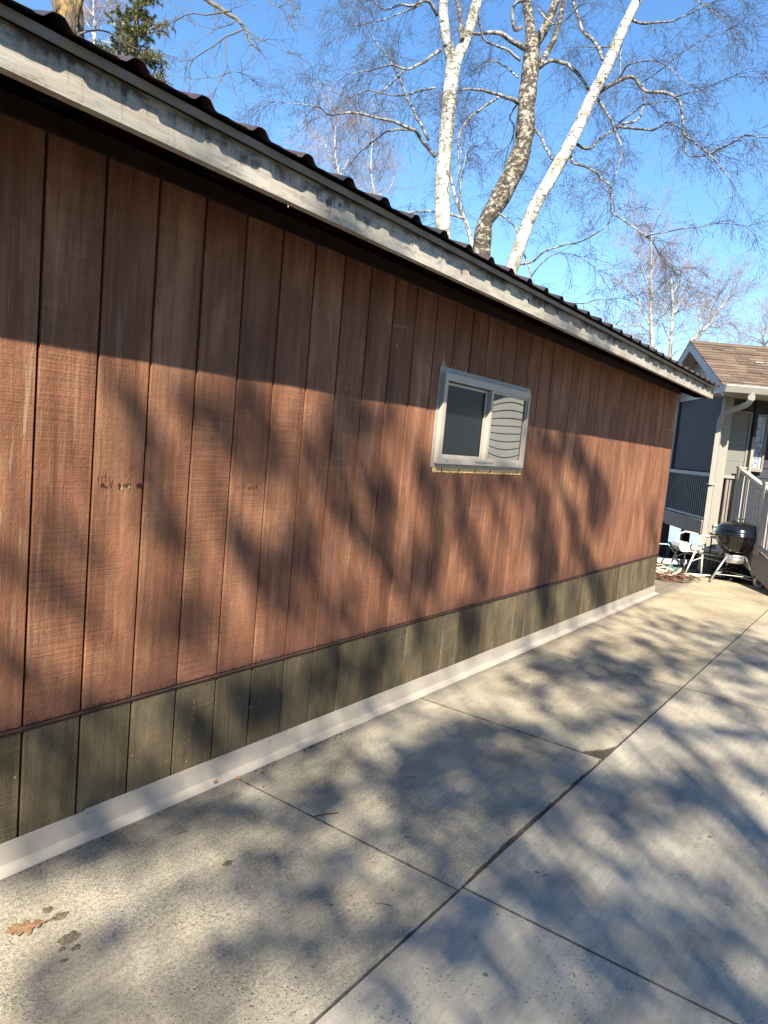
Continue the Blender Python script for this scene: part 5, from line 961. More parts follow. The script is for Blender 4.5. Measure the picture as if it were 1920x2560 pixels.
# gable end and roof
APX, APZ, EVX, EVZ = .93, 3.42, -.60, 2.63
RK = -.30
slp = (APZ - EVZ) / (APX - EVX)
LX, LZ = 2.46, 2.63
gi = MB()
for i in range(9):
    z = 2.84 + i * .075
    xa = APX - (APZ - z) / slp + .16; xb = APX + (APZ - z) / slp - .16
    if xb - xa < .05: break
    gi.box(xa, xb, .03 - .003, .05, z, z + .070)
gi.build('gable_boards', M['beige_gut'], house)
def rake(x0, z0, x1, z1):
    mb = MB(); h = .135
    mb.extrude([(x0, z0), (x1, z1), (x1, z1 - h), (x0, z0 - h)], 1, .30, .275)
    return mb.build('rake_board', M['pale_rake'], house, True)
rake(EVX, EVZ, APX, APZ); rake(APX + .001, APZ, LX, LZ)
# rake soffit
sf = MB(); sf.extrude([(EVX, EVZ - .05), (APX, APZ - .05), (LX, LZ - .05), (LX, LZ - .06), (APX, APZ - .06), (EVX, EVZ - .06)], 1, .274, .0)
sf.build('rake_soffit', M['beige_gut'], house, True)
# roof deck + shingle courses (front slope: each course a row of tabs)
rd = MB(); rd.extrude([(EVX, EVZ), (APX, APZ), (LX, LZ), (LX, LZ - .045), (APX, APZ - .045), (EVX, EVZ - .045)], 1, -4.4, .299)
rd.build('roof_deck', M['taupe'], house, True)
random.seed(17)
L = math.hypot(APX - EVX, APZ - EVZ)
ux, uz = (APX - EVX) / L, (APZ - EVZ) / L
nxx, nzz = -uz, ux
nc = 16
for i in range(nc):
    s0, s1 = L * i / nc - .012, L * (i + 1) / nc + .03
    y = .305 - random.random() * .1
    tabs = 0
    big = MB()
    first = True
    while y > -3.2:
        w = random.choice((.16, .2, .24, .30))
        y0 = .305 if first else y
        th = random.choice((.011, .015, .020))
        pts = []
        for s_, o_ in ((s0, .004 + th), (s1, .004), (s1, .001), (s0, .001)):
            pts.append((EVX + ux * s_ + nxx * o_, EVZ + uz * s_ + nzz * o_))
        if y0 > -.9:
            mb = MB(); mb.extrude(pts, 1, y - w + .003, y0); mb.build('shingle', M['shingle'], house, True)
        else: big.extrude(pts, 1, y - w + .003, y0)
        first = False
        y -= w
    o = big.build('shingle_course', M['shingle'], house, True); o['kind'] = 'stuff'
bsh = MB(); bsh.extrude([(APX, APZ + .004), (APX, APZ + .016), (LX, LZ + .016), (LX, LZ + .004)], 1, -4.4, .305); bsh.build('rear_shingles', M['shingle'], house, True)
frm = MB(); frm.extrude([(EVX, EVZ + .004), (EVX, EVZ + .014), (APX, APZ + .014), (APX, APZ + .004)], 1, -4.4, -3.25); frm.build('front_shingles', M['shingle'], house, True)
rc = MB(); rc.extrude([(APX - .12, APZ - .045), (APX, APZ + .022), (APX + .12, APZ - .045), (APX, APZ + .012)], 1, -4.4, .306); rc.build('ridge_cap', M['shingle'], house, True)
# pale debris on the roof
db = MB(); q = .55; db.box(EVX + ux * L * q - .02, EVX + ux * L * q + .03, -.52, -.42, EVZ + uz * L * q + .02, EVZ + uz * L * q + .032); db.build('loose_tab', M['white'], house)
# soffit boards, gutter, downspout
for i in range(9):
    y = .29 - i * .36
    mb = MB(); mb.box(EVX + .02, .22, y - .352, y, EVZ - .085, EVZ - .075); mb.build('soffit_board', M['beige_gut'], house)
gt = MB()
gprof = [(EVX - .005, EVZ + .010), (EVX - .115, EVZ + .010), (EVX - .118, EVZ - .005), (EVX - .105, EVZ - .030), (EVX - .075, EVZ - .085), (EVX - .005, EVZ - .085)]
gt.extrude([(a, b) for a, b in gprof], 1, -4.4, .30)
gt.build('gutter', M['beige_gut'], house, True)
ds = MB()
b_ = -.055
pts = [(EVX - .05, -b_ - .12, EVZ - .07), (EVX - .05, -b_ - .12, EVZ - .16), (EVX + .02, -b_ - .11, EVZ - .22), (-.15, .075, 2.30), (-.085, .085, 2.20), (-.085, .085, 1.0), (-.085, .085, .06)]
ds.tube(pts, .046, 4, 0, True, False)
ds.build('downspout', M['beige_gut'], house, True)
cl = MB(); cl.box(-.14, -.03, .03, .14, 1.29, 1.305); cl.build('downspout_strap', M['beige_gut'], house)
# entry front: panel, trims, sidelight
for i in range(7):
    z = DZ + .02 + i * .229
    HB('panel_board', M['panelb'], [(.13, .15, .10, .405, z, z + .226)])
HB('panel_frame', M['taupe'], [(.11, .16, .405, .43, DZ, 2.34), (.11, .16, .10, .43, 2.345, 2.37)])
HB('header', M['navy'], [(.12, .24, .10, .62, 2.372, 2.55)])
HB('jamb', M['blackm'], [(.115, .20, .432, .465, DZ, 2.55)])
HB('door_trim', M['beige'], [(.09, .20, .467, .505, DZ, 2.02)])
HB('shaded_trim', M['navy'], [(.10, .20, .467, .505, 2.022, 2.55)])  # top of the beige trim, coloured dark for the eave shadow on it
sd = empty('sidelight'); sd.parent = house
HB('sidelight_frame', M['taupe'], [(.17, .235, .515, .54, 1.53, 2.36), (.17, .235, .67, .695, 1.53, 2.36), (.17, .235, .54, .67, 1.53, 1.58), (.17, .235, .54, .67, 2.32, 2.36)], sd)
HB('sidelight_glass', M['obscure'], [(.20, .21, .54, .67, 1.58, 2.32)], sd)
cm = MB()
random.seed(12)
for i in range(9):
    zc = 1.60 + i * .082 + random.uniform(-.02, .02); r_ = random.uniform(.025, .055); xc = -.605 + random.uniform(-.02, .02)
    cm.tube([(.197, max(-.668, min(-.542, xc + r_ * (1 - .03 * q) * math.cos(q * .55 + i))), zc + r_ * 1.3 * math.sin(q * .55 + i)) for q in range(random.choice((8, 10, 12)))], random.uniform(.0025, .005), 4)
cm.build('leaded_came', M['came'], sd)
# landing rail
HB('landing_rail', M['beige'], [(.03, .09, .09, .31, 1.40, 1.445)])
for i in range(4):
    b = .11 + i * .045
    HB('landing_baluster', M['blackm'], [(.05, .07, b, b + .016, DZ, 1.40)])
HB('landing_post', M['taupe'], [(.05, .12, .16, .24, DZ, 1.38)])
# ramp: deck boards, stringer, balustrade coming towards the camera
SLP = .262
def rampz(a): return DZ + SLP * min(0, a)
rs = MB()
rs.extrude([(0, DZ + .01), (-2.4, rampz(-2.4) + .01), (-2.4, max(-.02, rampz(-2.4) - .30)), (-1.55, .0), (-.0, DZ - .34)], 1, -.35, -.312)
rs.build('ramp_stringer', M['taupe'], house, True)
for i in range(17):
    a = -.0 - i * .14
    mb = MB(); mb.extrude([(a, rampz(a) - .02), (a, rampz(a) + .008), (a - .134, rampz(a - .134) + .008), (a - .134, rampz(a - .134) - .02)], 1, -1.4, -.352); mb.build('ramp_board', M['taupe'], house, True)
for a, top in ((-.04, 1.56), (-.90, 1.385), (-1.78, 1.16)):
    HB('newel_post', M['beige_gut'], [(a - .045, a + .045, .27, .36, rampz(a) - .05, top)])
    HB('newel_cap', M['beige_gut'], [(a - .055, a + .055, .26, .37, top, top + .02)])
for a0, a1, z0, z1 in ((-.085, -.855, 1.525, 1.325), (-.945, -1.735, 1.30, 1.09)):
    mb = MB(); mb.bar((a0, -.315, z0), (a1, -.315, z1), .075, .045); mb.build('hand_rail', M['beige_gut'], house)
    mb = MB(); mb.bar((a0, -.315, rampz(a0) + .075), (a1, -.315, rampz(a1) + .075), .04, .045); mb.build('bottom_rail', M['beige_gut'], house)
    for i in range(9):
        a = a0 + (a1 - a0) * (i + .6) / 9.2
        zt = z0 + (z1 - z0) * (a - a0) / (a1 - a0)
        HB('ramp_baluster', M['beige_gut'], [(a - .010, a + .010, .310, .321, rampz(a) + .08, zt - .02)])

# ================================================================= KETTLE GRILL
gx, gy = 9.47, -.485
grill = empty('kettle_grill', (gx, gy, 0), R(-54))
tag(grill, 'black kettle barbecue on a silver tripod with white wheels beside the ramp', 'grill')
# local x = to the right in the picture, y = away
RG = .285
gz0 = .655
bw = MB(); bw.lathe([(.02, gz0 - .255), (.10, gz0 - .248), (.18, gz0 - .205), (.245, gz0 - .125), (.278, gz0 - .045), (RG, gz0), (RG + .006, gz0 + .004), (RG - .008, gz0 + .004)], 40)
bw.build('bowl', M['enamel'], grill)
ld = MB(); ld.lathe([(RG + .010, gz0 - .004), (RG + .012, gz0 + .010), (RG + .002, gz0 + .014), (RG - .004, gz0 + .045), (.262, gz0 + .10), (.215, gz0 + .145), (.13, gz0 + .172), (.05, gz0 + .180), (.001, gz0 + .181)], 40)
lid = ld.build('lid', M['enamel'], grill)
lh = MB(); lh.tube([(-.07, 0, gz0 + .176), (-.066, 0, gz0 + .212), (-.04, 0, gz0 + .222), (.04, 0, gz0 + .222), (.066, 0, gz0 + .212), (.07, 0, gz0 + .176)], .010, 8)
lh.build('lid_handle', M['blackp'], lid)
vd = MB(); vd.lathe([(.042, gz0 + .158), (.042, gz0 + .166), (.001, gz0 + .168)], 14, (.11, -.05, 0)); vd.build('lid_vent', M['alu'], lid)
sh_ = MB(); sh_.tube([(-RG, .0, gz0 - .022), (-.35, -.03, gz0 - .018), (-.37, 0, gz0 - .016), (-.36, .04, gz0 - .016)], .011, 8); sh_.tube([(-.355, -.05, gz0 - .016), (-.355, .05, gz0 - .016)], .014, 8)
sh_.build('side_handle', M['blackp'], grill)
rh = MB(); rh.tube([(RG, .0, gz0 - .012), (.34, 0, gz0 - .012)], .009, 6); rh.tube([(.335, -.045, gz0 - .012), (.335, .045, gz0 - .012)], .013, 8); rh.build('side_handle', M['blackp'], grill)
ac = MB(); ac.lathe([(.112, gz0 - .262), (.122, gz0 - .268), (.124, gz0 - .30), (.120, gz0 - .306), (.124, gz0 - .312), (.118, gz0 - .375), (.112, gz0 - .38), (.001, gz0 - .382)], 28)
ac.build('ash_catcher', M['alu'], grill)
vr = MB()
for k in range(20):
    t = 2 * math.pi * k / 20
    vr.bar((.118 * math.cos(t), .118 * math.sin(t), gz0 - .258), (.118 * math.cos(t), .118 * math.sin(t), gz0 - .246), .014, .004, (math.cos(t), math.sin(t), 0))
vr.build('vent_collar', M['blackp'], grill)
legs = [((-.12, -.06, gz0 - .255), (-.355, -.13, .012)), ((.10, -.08, gz0 - .25), (.215, -.17, .085)), ((.02, .13, gz0 - .25), (.03, .30, .085))]
for a, b in legs:
    mb = MB(); mb.tube([a, b], .0135, 8); mb.build('leg', M['alu'], grill)
ft = MB(); ft.tube([(-.352, -.129, .016), (-.358, -.131, .0)], .016, 8); ft.build('foot_cap', M['blackp'], grill)
ax_ = MB(); ax_.tube([(.24, -.19, .072), (.03, .32, .072)], .006, 6); ax_.tube([(-.29, -.11, .115), (.20, -.165, .115)], .005, 6); ax_.tube([(-.29, -.11, .115), (.03, .27, .115)], .005, 6); ax_.tube([(.20, -.165, .115), (.03, .27, .115)], .005, 6); ax_.build('bottom_rack', M['white'], grill)
def wheel(c, d):
    root = empty('wheel', c); root.parent = grill
    root.rotation_euler = Vector((0, 0, 1)).rotation_difference(Vector(d).normalized()).to_euler()
    ty = MB(); ty.lathe([(.046, -.016), (.066, -.018), (.072, -.008), (.072, .008), (.066, .018), (.046, .016), (.046, -.016)], 28); ty.build('tyre', M['rubber'], root)
    hb = MB(); hb.lathe([(.046, -.010), (.001, -.012)], 20); hb.lathe([(.046, .010), (.001, .012)], 20)
    hb.build('hub', M['blackp'], root)
    sp2 = MB()
    for k in range(6):
        t = math.pi * k / 3
        for z in (-.013, .013): sp2.bar((.010 * math.cos(t), .010 * math.sin(t), z), (.043 * math.cos(t), .043 * math.sin(t), z), .010, .006)
    sp2.lathe([(.012, -.018), (.012, .018)], 10); sp2.build('spoke', plain('grey_spoke', (.25, .25, .25), .5), root)
wheel((.255, -.205, .072), (.30, -.95, 0)); wheel((.03, .33, .072), (.3, -.95, 0))

# ================================================================= WHITE GARDEN CHAIR behind the grill
ch = empty('garden_chair', (9.72, -.02, 0), R(-54))
tag(ch, 'white metal garden chair with curled arms left of the black grill', 'chair')
for s_ in (0, 1):
    y = .34 * s_ - .14
    x = -.10 * s_
    am = MB()
    pts = [(.30, y, .50), (.16, y, .54), (.02, y, .57), (-.09, y, .58), (-.17, y, .545), (-.205, y, .47), (-.18, y, .385), (-.11, y, .345), (-.055, y, .355), (-.04, y, .39), (-.065, y, .43)]
    am.tube([(a + x, b, c) for a, b, c in pts], .0125, 8); am.build('arm', M['chairw'], ch)
    for (xa, xb) in ((-.16, -.26), (-.06, -.03)):
        lg = MB(); lg.tube([(xa + x, y, .35), (xb + x - .01, y, .0)], .0125, 8); lg.build('leg', M['chairw'], ch)
    fl = MB(); fl.tube([(-.26 + x, y, .02), (.30 + x, y + .0, .02)], .011, 6); fl.build('runner', M['chairw'], ch)
    br = MB(); br.tube([(-.2 + x, y, .20), (-.05 + x, y, .27), (.28 + x, y, .22)], .009, 6); br.build('brace', M['chairw'], ch)
sf_ = MB(); sf_.tube([(-.17, -.14, .33), (.30, -.14, .30), (.28, .20, .30), (-.27, .20, .33), (-.17, -.14, .33)], .011, 6); sf_.build('seat_frame', M['chairw'], ch)
cu = MB()
pr = [(-.34, .335), (-.365, .38), (-.345, .43), (-.29, .455), (-.20, .435), (-.10, .40), (.25, .365), (.25, .325), (-.08, .345), (-.18, .35), (-.22, .315), (-.32, .315)]
cu.extrude(pr, 1, -.06, .22); cu.build('seat_cushion', M['cushion'], ch, True)
bk = MB(); bk.extrude([(.20, .33), (.26, .46), (.34, .60), (.40, .60), (.47, .40), (.40, .32)], 1, -.10, .22); bk.build('backrest', M['sling'], ch, True)
b2 = MB(); b2.tube([(.18, -.14, .33), (.26, -.14, .47), (.36, -.13, .63)], .012, 6); b2.tube([(.18, .24, .33), (.26, .24, .47), (.36, .24, .63)], .012, 6); b2.build('back_frame', M['chairw'], ch)

# ================================================================= CLUTTER by the deck
random.seed(31)
def tangle(name, label, cat, cx, cy, rx, ry, hz, n, r, material, seg=14, coil=1.0):
    mb = MB()
    for k in range(n):
        t0 = random.uniform(0, 6.28); sp = random.uniform(1.5, 4.5) * coil
        ra = random.uniform(.35, 1); zz = random.uniform(.01, hz)
        dx, dy = random.uniform(-.25, .25) * rx, random.uniform(-.25, .25) * ry
        pts = []
        for i in range(seg):
            t = t0 + sp * i / seg
            q = ra * (1 + .18 * math.sin(t * 2.3 + k))
            pts.append((cx + dx + rx * q * math.cos(t), cy + dy + ry * q * math.sin(t), max(r, zz + .5 * hz * math.sin(t * 1.7 + k))))
        mb.tube(pts, [r * (1 - .5 * i / seg) for i in range(seg)], 5)
    return tag(mb.build(name, material), label, cat)
tangle('vine_pile', 'tangle of dead red-brown vines on the concrete by the garage corner', 'vines', 8.86, .16, .34, .30, .06, 26, .008, M['vine'])
tangle('rope_coil', 'pale tangled rope lying behind the brown vines', 'rope', 9.12, .34, .38, .26, .08, 16, .010, M['rope'], 18, 1.8)
hs = MB(); hs.tube([(9.62, .62, .02), (9.55, .66, .22), (9.62, .58, .36), (9.75, .46, .36), (9.85, .36, .22), (9.9, .30, .03)], .011, 7)
tag(hs.build('garden_hose', plain('pale_teal_hose', (.30, .47, .50), .4, .5)), 'light teal hose arching up beside the deck post', 'hose')
gb = MB(); gb.lathe([(.001, .06), (.07, .055), (.10, .03), (.105, .0)], 12, (9.62, .33, 0)); gb.tube([(9.52, .33, .05), (9.62, .33, .10), (9.72, .33, .05)], .007, 6)
tag(gb.build('watering_lid', M['teal']), 'small dark green lid lying among the ropes', 'lid')
hx, hy = 10.0, .60
sb = MB(); sb.bar((9.86, .86, .06), (10.55, .22, .06), .05, .075); tag(sb.build('timber_edging', M['white']), 'white timber lying on the ground below the porch', 'timber')
tangle('black_netting', 'crumpled black netting heaped behind the grill legs', 'netting', 9.98, -.42, .30, .22, .17, 60, .012, M['tarp'], 10, 1.3)
wt = MB(); wt.tube([(9.28, .12, .02), (9.42, -.02, .02), (9.55, -.13, .02)], .022, 8); tag(wt.build('white_pipe', M['white']), 'short white pipe on the concrete in front of the chair', 'pipe')
tr = MB(); tr.tube([(9.66, -.14, .02), (9.68, -.13, .38), (9.70, -.12, .56)], .010, 6); tr.tube([(9.60, -.09, .56), (9.70, -.12, .565), (9.80, -.17, .56)], .011, 6); tr.tube([(9.66, -.14, .03), (9.60, -.10, .02)], .014, 6)
tag(tr.build('garden_tool', M['blackp']), 'black handled tool standing between chair and grill', 'tool')

# ================================================================= LEAVES, TWIG
def oak_leaf(c, L, rot, name, label, material, lobes=4):
    mb = MB()
    half = [(0, .012), (.07, .06), (.14, .045), (.20, .15), (.28, .19), (.31, .10), (.38, .12), (.43, .26), (.52, .33), (.545, .19), (.60, .165), (.67, .25), (.76, .27), (.765, .14), (.82, .12), (.885, .155), (.92, .065), (1.0, 0)]
    poly = [(a + random.uniform(-.012, .012), b * random.uniform(.88, 1.12)) for a, b in half]
    poly += [(a + random.uniform(-.03, .03), -b * random.uniform(.82, 1.12)) for a, b in reversed(half[1:-1])]
    cr, sr = math.cos(rot), math.sin(rot)
    def P(a, b):
        x = (a - .5) * L; y = b * L
        z = .004 + .010 * abs(b) * L / .1 * (1 + math.sin(a * 9)) * .5 + .008 * abs(a - .5)
        return (c[0] + x * cr - y * sr, c[1] + x * sr + y * cr, z)
    spine = [P(a, 0) for a in (0, .2, .4, .6, .8, 1)]
    vs = [P(a, b) for a, b in poly]
    n = len(vs)
    mid = [P(a, 0) for a, b in poly]
    mid = [(x, y, z + .0015) for x, y, z in mid]
    mb.add(vs + mid, [(i, (i + 1) % n, n + (i + 1) % n, n + i) for i in range(n)])
    mb.tube([P(-.22, .02), P(-.1, .0), P(0, 0)], .0012, 5)
    o = mb.build(name, material); tag(o, label, 'leaf')
    md = o.modifiers.new('thickness', 'SOLIDIFY'); md.thickness = .0007
    return o
random.seed(2)
oak_leaf((-.140, -.327), .112, R(162), 'oak_leaf', 'large brown lobed oak leaf lying on the concrete near left', M['leaf'])
oak_leaf((.905, -.078), .034, R(70), 'fallen_leaf', 'small orange brown leaf on the concrete at the flashing edge', M['leafo'], 3)
ol = oak_leaf((.80, -.05), .030, R(20), 'fallen_leaf', 'curled tan leaf scrap lying on the white flashing lip', M['leafo'], 3)
ol.location.z = .014
tw = MB(); tw.tube([(.905, -.505, .003), (.95, -.528, .006), (.995, -.556, .004)], .0022, 5); tag(tw.build('twig', M['vine']), 'thin brown twig lying on the concrete slab', 'twig')

# ================================================================= TREES
UP = Vector((0, 0, 1))
def smooth(pts, k=4):
    P = [Vector(p[:3]) for p in pts]; W = [p[3] for p in pts]
    out, ow = [], []
    n = len(P)
    for i in range(n - 1):
        p0, p1, p2, p3 = P[max(i - 1, 0)], P[i], P[i + 1], P[min(i + 2, n - 1)]
        for j in range(k):
            t = j / k
            out.append(.5 * ((2 * p1) + (p2 - p0) * t + (2 * p0 - 5 * p1 + 4 * p2 - p3) * t * t + (3 * p1 - p0 - 3 * p2 + p3) * t ** 3))
            ow.append(W[i] + (W[i + 1] - W[i]) * t)
    out.append(P[-1]); ow.append(W[-1])
    return out, ow
def rdir(d, ang):
    a = Vector((random.gauss(0, 1), random.gauss(0, 1), random.gauss(0, 1)))
    a -= d * a.dot(d)
    if a.length < 1e-6: return d.copy()
    a.normalize()
    return (d * math.cos(ang) + a * math.sin(ang)).normalized()
class TW:
    tris = 0
def grow(mb, p, d, L, r, lvl, droop, rmin, catkin):
    n = 5 if lvl > 0 else 3
    pts, rs = [p.copy()], [r]
    d = d.copy()
    step = L / n
    kink = .22
    for i in range(n):
        d = (d + Vector((random.gauss(0, kink), random.gauss(0, kink), random.gauss(0, kink))) * .55 - UP * droop * (i + 1) / n).normalized()
        p = p + d * step
        pts.append(p.copy()); rs.append(max(rmin, r * (1 - .75 * (i + 1) / n)))
        if lvl > 0:
            nk = 1 if random.random() < .78 else 2
            for _ in range(nk):
                if i >= (0 if lvl == 1 else 1) or random.random() < .5:
                    grow(mb, p, rdir(d, R(random.uniform(28, 62))), L * random.uniform(.32, .58), max(rmin, rs[-1] * .7), lvl - 1, droop, rmin, catkin)
    mb.tube(pts, rs, 3, 0, False)
    if lvl == 0 and catkin and random.random() < catkin:
        for _ in range(random.choice((1, 2, 2, 3))):
            e = (rdir(d, R(random.uniform(20, 55))) - UP * .3).normalized()
            mb.tube([p, p + e * random.uniform(.018, .034)], [rmin * 1.5, rmin * 1.1], 3, 0, False)
def tree(name, data, label, cat, tm, lm_, twm, seed, group=None, tw_n=5.0, tw_len=1.0, lvl=2, rmin=.0019, droop=.22, catkin=.6, tops=True, twr=.005, trunk_tw=.0, wob=.06):
    random.seed(seed)
    base = data['trunks'][0][0]
    root = empty(name, base[:3]); tag(root, label, cat, group)
    inv = Matrix.Translation(-Vector(base[:3]))
    def loc(mb):
        b = Vector(base[:3]); mb.v = [(v[0] - b.x, v[1] - b.y, v[2] - b.z) for v in mb.v]
    crown = MB()
    for k, tr in enumerate(data['trunks']):
        pts, ws = smooth(tr, 6)
        ws = [w * (1 + wob * mnoise.noise((q.x * 3, q.y * 3, q.z * 2.2))) for q, w in zip(pts, ws)]
        mb = MB(); mb.tube(pts, ws, 16 if ws[0] > .05 else 9); loc(mb)
        mb.build('trunk' if k == 0 else 'stem', tm, root)
        if trunk_tw:
            ln = sum((pts[i + 1] - pts[i]).length for i in range(len(pts) - 1))
            for _ in range(int(ln * trunk_tw)):
                i = random.randrange(len(pts) // 3, len(pts) - 1)
                q = pts[i].lerp(pts[i + 1], random.random())
                if q.z < 2.0: continue
                d = (pts[i + 1] - pts[i]).normalized()
                grow(crown, q, rdir(d, R(random.uniform(35, 80))), tw_len * random.uniform(.6, 1.2), twr, lvl, droop, rmin, catkin)
        if tops and k > 0 or len(data['trunks']) == 1:
            for _ in range(8):
                grow(crown, pts[-1], rdir((pts[-1] - pts[-3]).normalized(), R(random.uniform(5, 45))), tw_len, twr, lvl, droop, rmin, catkin)
    for lb in data['limbs']:
        pts, ws = smooth(lb, 4)
        # small kinks so the limb is not a clean spline
        pts = [q + Vector((mnoise.noise((q.x * 4, q.y * 4, q.z * 4)), mnoise.noise((q.x * 4, q.y * 4, q.z * 4 + 7)), mnoise.noise((q.x * 4, q.y * 4, q.z * 4 + 13)))) * .03 * min(1, i / 3) for i, q in enumerate(pts)]
        mb = MB(); mb.tube(pts, [w * .86 for w in ws], 7); loc(mb)
        mb.build('branch', lm_, root)
        ln = sum((pts[i + 1] - pts[i]).length for i in range(len(pts) - 1))
        for _ in range(max(3, int(ln * tw_n))):
            t = random.random() ** .7
            i = min(int(t * (len(pts) - 1)), len(pts) - 2)
            q = pts[i].lerp(pts[i + 1], random.random())
            d = (pts[i + 1] - pts[i]).normalized()
            grow(crown, q, rdir(d, R(random.uniform(20, 65))), tw_len * random.uniform(.5, 1.2) * (.6 + .4 * (1 - t)), min(twr, ws[i]), lvl, droop, rmin, catkin)
        for _ in range(3):
            grow(crown, pts[-1], rdir((pts[-1] - pts[-2]).normalized(), R(random.uniform(5, 35))), tw_len * .7, min(twr, ws[-1]), lvl, droop, rmin, catkin)
    loc(crown)
    TW.tris += len(crown.f) * 2
    o = crown.build('crown', twm, root); o['kind'] = 'stuff'
    return root
BG = 'birches rising behind the garage roof'
tree('birch_tree', TREES['left'], 'white birch forking into two stems behind the garage, leftmost of the big three', 'tree', M['birch'], M['limb'], M['twig'], 101, BG, 4.6, 1.1, 2, trunk_tw=.9)
tree('birch_tree', TREES['centre'], 'thick dark scaly barked birch in the middle of the big three', 'tree', M['birch2'], M['limb'], M['twig'], 102, BG, 4.2, 1.1, 2, trunk_tw=1.5, wob=.22)
tree('birch_tree', TREES['right'], 'white birch leaning to the right behind the garage with long crooked limbs', 'tree', M['birch'], M['limb'], M['twig'], 103, BG, 3.3, 1.05, 2, trunk_tw=.7)
tree('birch_tree', TREES['slim'], 'slim young white birch between the two left trunks', 'tree', M['birch'], M['birch'], M['twig'], 104, BG, 4.5, .8, 2)
tree('maple_tree', TREES['lichen'], 'yellow lichen covered trunk with bare hanging branches at upper left', 'tree', M['lichen'], M['greytwig'], M['greytwig'], 105, None, 3.2, .5, 1, droop=.12, catkin=0, tops=False, twr=.005)
FG = 'distant bare birches'
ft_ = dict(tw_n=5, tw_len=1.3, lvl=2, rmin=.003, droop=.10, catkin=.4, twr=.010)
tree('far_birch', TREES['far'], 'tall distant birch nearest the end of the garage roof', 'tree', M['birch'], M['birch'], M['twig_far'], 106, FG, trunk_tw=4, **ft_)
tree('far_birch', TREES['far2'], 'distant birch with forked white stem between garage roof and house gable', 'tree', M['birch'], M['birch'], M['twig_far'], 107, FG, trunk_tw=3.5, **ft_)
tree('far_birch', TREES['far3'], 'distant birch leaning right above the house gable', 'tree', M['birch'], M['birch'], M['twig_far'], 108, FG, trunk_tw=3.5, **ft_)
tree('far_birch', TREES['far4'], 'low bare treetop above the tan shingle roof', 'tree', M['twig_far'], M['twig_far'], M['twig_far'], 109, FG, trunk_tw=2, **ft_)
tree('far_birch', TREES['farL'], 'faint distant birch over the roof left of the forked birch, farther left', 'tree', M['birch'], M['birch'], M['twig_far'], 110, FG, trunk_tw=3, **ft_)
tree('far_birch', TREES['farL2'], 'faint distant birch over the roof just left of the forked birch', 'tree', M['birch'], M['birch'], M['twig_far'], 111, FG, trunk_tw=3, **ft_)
tree('far_birch', TREES['farL3'], 'thin white birch between the lichen trunk and the spruce', 'tree', M['birch'], M['birch'], M['twig_far'], 112, FG, trunk_tw=2, tw_n=5, tw_len=.8, lvl=2, rmin=.003, droop=.2, catkin=.3, twr=.006)

# ---- spruce at upper left
random.seed(77)
fx, fy_, fz_ = FIR
sp = empty('spruce_tree', (fx, fy_, -.4)); tag(sp, 'ragged olive green spruce with pale dead branches above the roof at upper left', 'tree')
tk = MB(); tk.tube([(0, 0, 0), (.02, .0, 4), (.0, .03, 8), (.02, 0, 13)], [.16, .12, .08, .02], 10); tk.build('trunk', M['pinebark'], sp)
nd_ = MB(); br = MB(); dead = MB()
def tuft(mb, p, d, L, n, w, ln):
    for _ in range(n):
        t = random.random()
        q = p + d * L * t
        e = rdir(d, R(random.uniform(25, 75)))
        s_ = e.cross(UP)
        s_ = s_.normalized() * w if s_.length > 1e-4 else Vector((w, 0, 0))
        s_ = (s_ + UP * random.uniform(-w, w))
        l_ = ln * random.uniform(.6, 1.2)
        mb.add([q - s_, q + s_, q + e * l_], [(0, 1, 2)])
for i in range(260):
    z = 2.5 + 9.5 * i / 260
    t = random.uniform(0, 6.28)
    rad = (1.25 if z < 8 else 1.15 * (13 - z) / 5) * random.uniform(.55, 1.1)
    p = Vector((0, 0, z)); d = Vector((math.cos(t), math.sin(t), random.uniform(-.1, .35))).normalized()
    pts = [p]
    for k in range(5):
        d = (d + Vector((random.gauss(0, .12), random.gauss(0, .12), -.05 + random.gauss(0, .08)))).normalized()
        p = p + d * rad / 5; pts.append(p.copy())
    isdead = random.random() < .28
    (dead if isdead else br).tube(pts, [.016, .013, .011, .009, .006, .004], 5)
    for k in range(1, 6):
        for _ in range(3 if not isdead else 1):
            e = rdir(d, R(random.uniform(30, 75))); L_ = rad * random.uniform(.15, .35)
            q = pts[k]
            if isdead:
                dead.tube([q, q + e * L_], [.006, .003], 3)
            else:
                br.tube([q, q + e * L_], [.005, .003], 3)
                if random.random() < .85: tuft(nd_, q, e, L_, 40, .009, .085)
br.build('branch', M['greytwig'], sp)['kind'] = 'stuff'; dead.build('dead_branch', M['birch'], sp)['kind'] = 'stuff'
o = nd_.build('needles', M['needle'], sp); o['kind'] = 'stuff'

# ---- small pine beyond the porch, seen under the deck
random.seed(78)
px, py = house_xy(5.2, -.2)
pn = empty('small_pine', (px, py, gz(px, py))); tag(pn, 'small dark pine seen under the porch deck', 'tree')
tk = MB(); tk.tube([(0, 0, 0), (.02, 0, .8), (0, .02, 1.6), (0, 0, 2.2)], [.05, .04, .03, .01], 8); tk.build('trunk', M['pinebark'], pn)
nd_ = MB(); br = MB()
for i in range(26):
    z = .4 + 1.7 * i / 26; t = random.uniform(0, 6.28)
    d = Vector((math.cos(t), math.sin(t), .25)).normalized(); p = Vector((0, 0, z)); L_ = .6 * (1 - z / 3)
    br.tube([p, p + d * L_], [.012, .005], 4)
    tuft(nd_, p + d * L_ * .5, d, L_ * .5, 60, .004, .10)
br.build('branch', M['pinebark'], pn); o = nd_.build('needles', M['pine'], pn); o['kind'] = 'stuff'

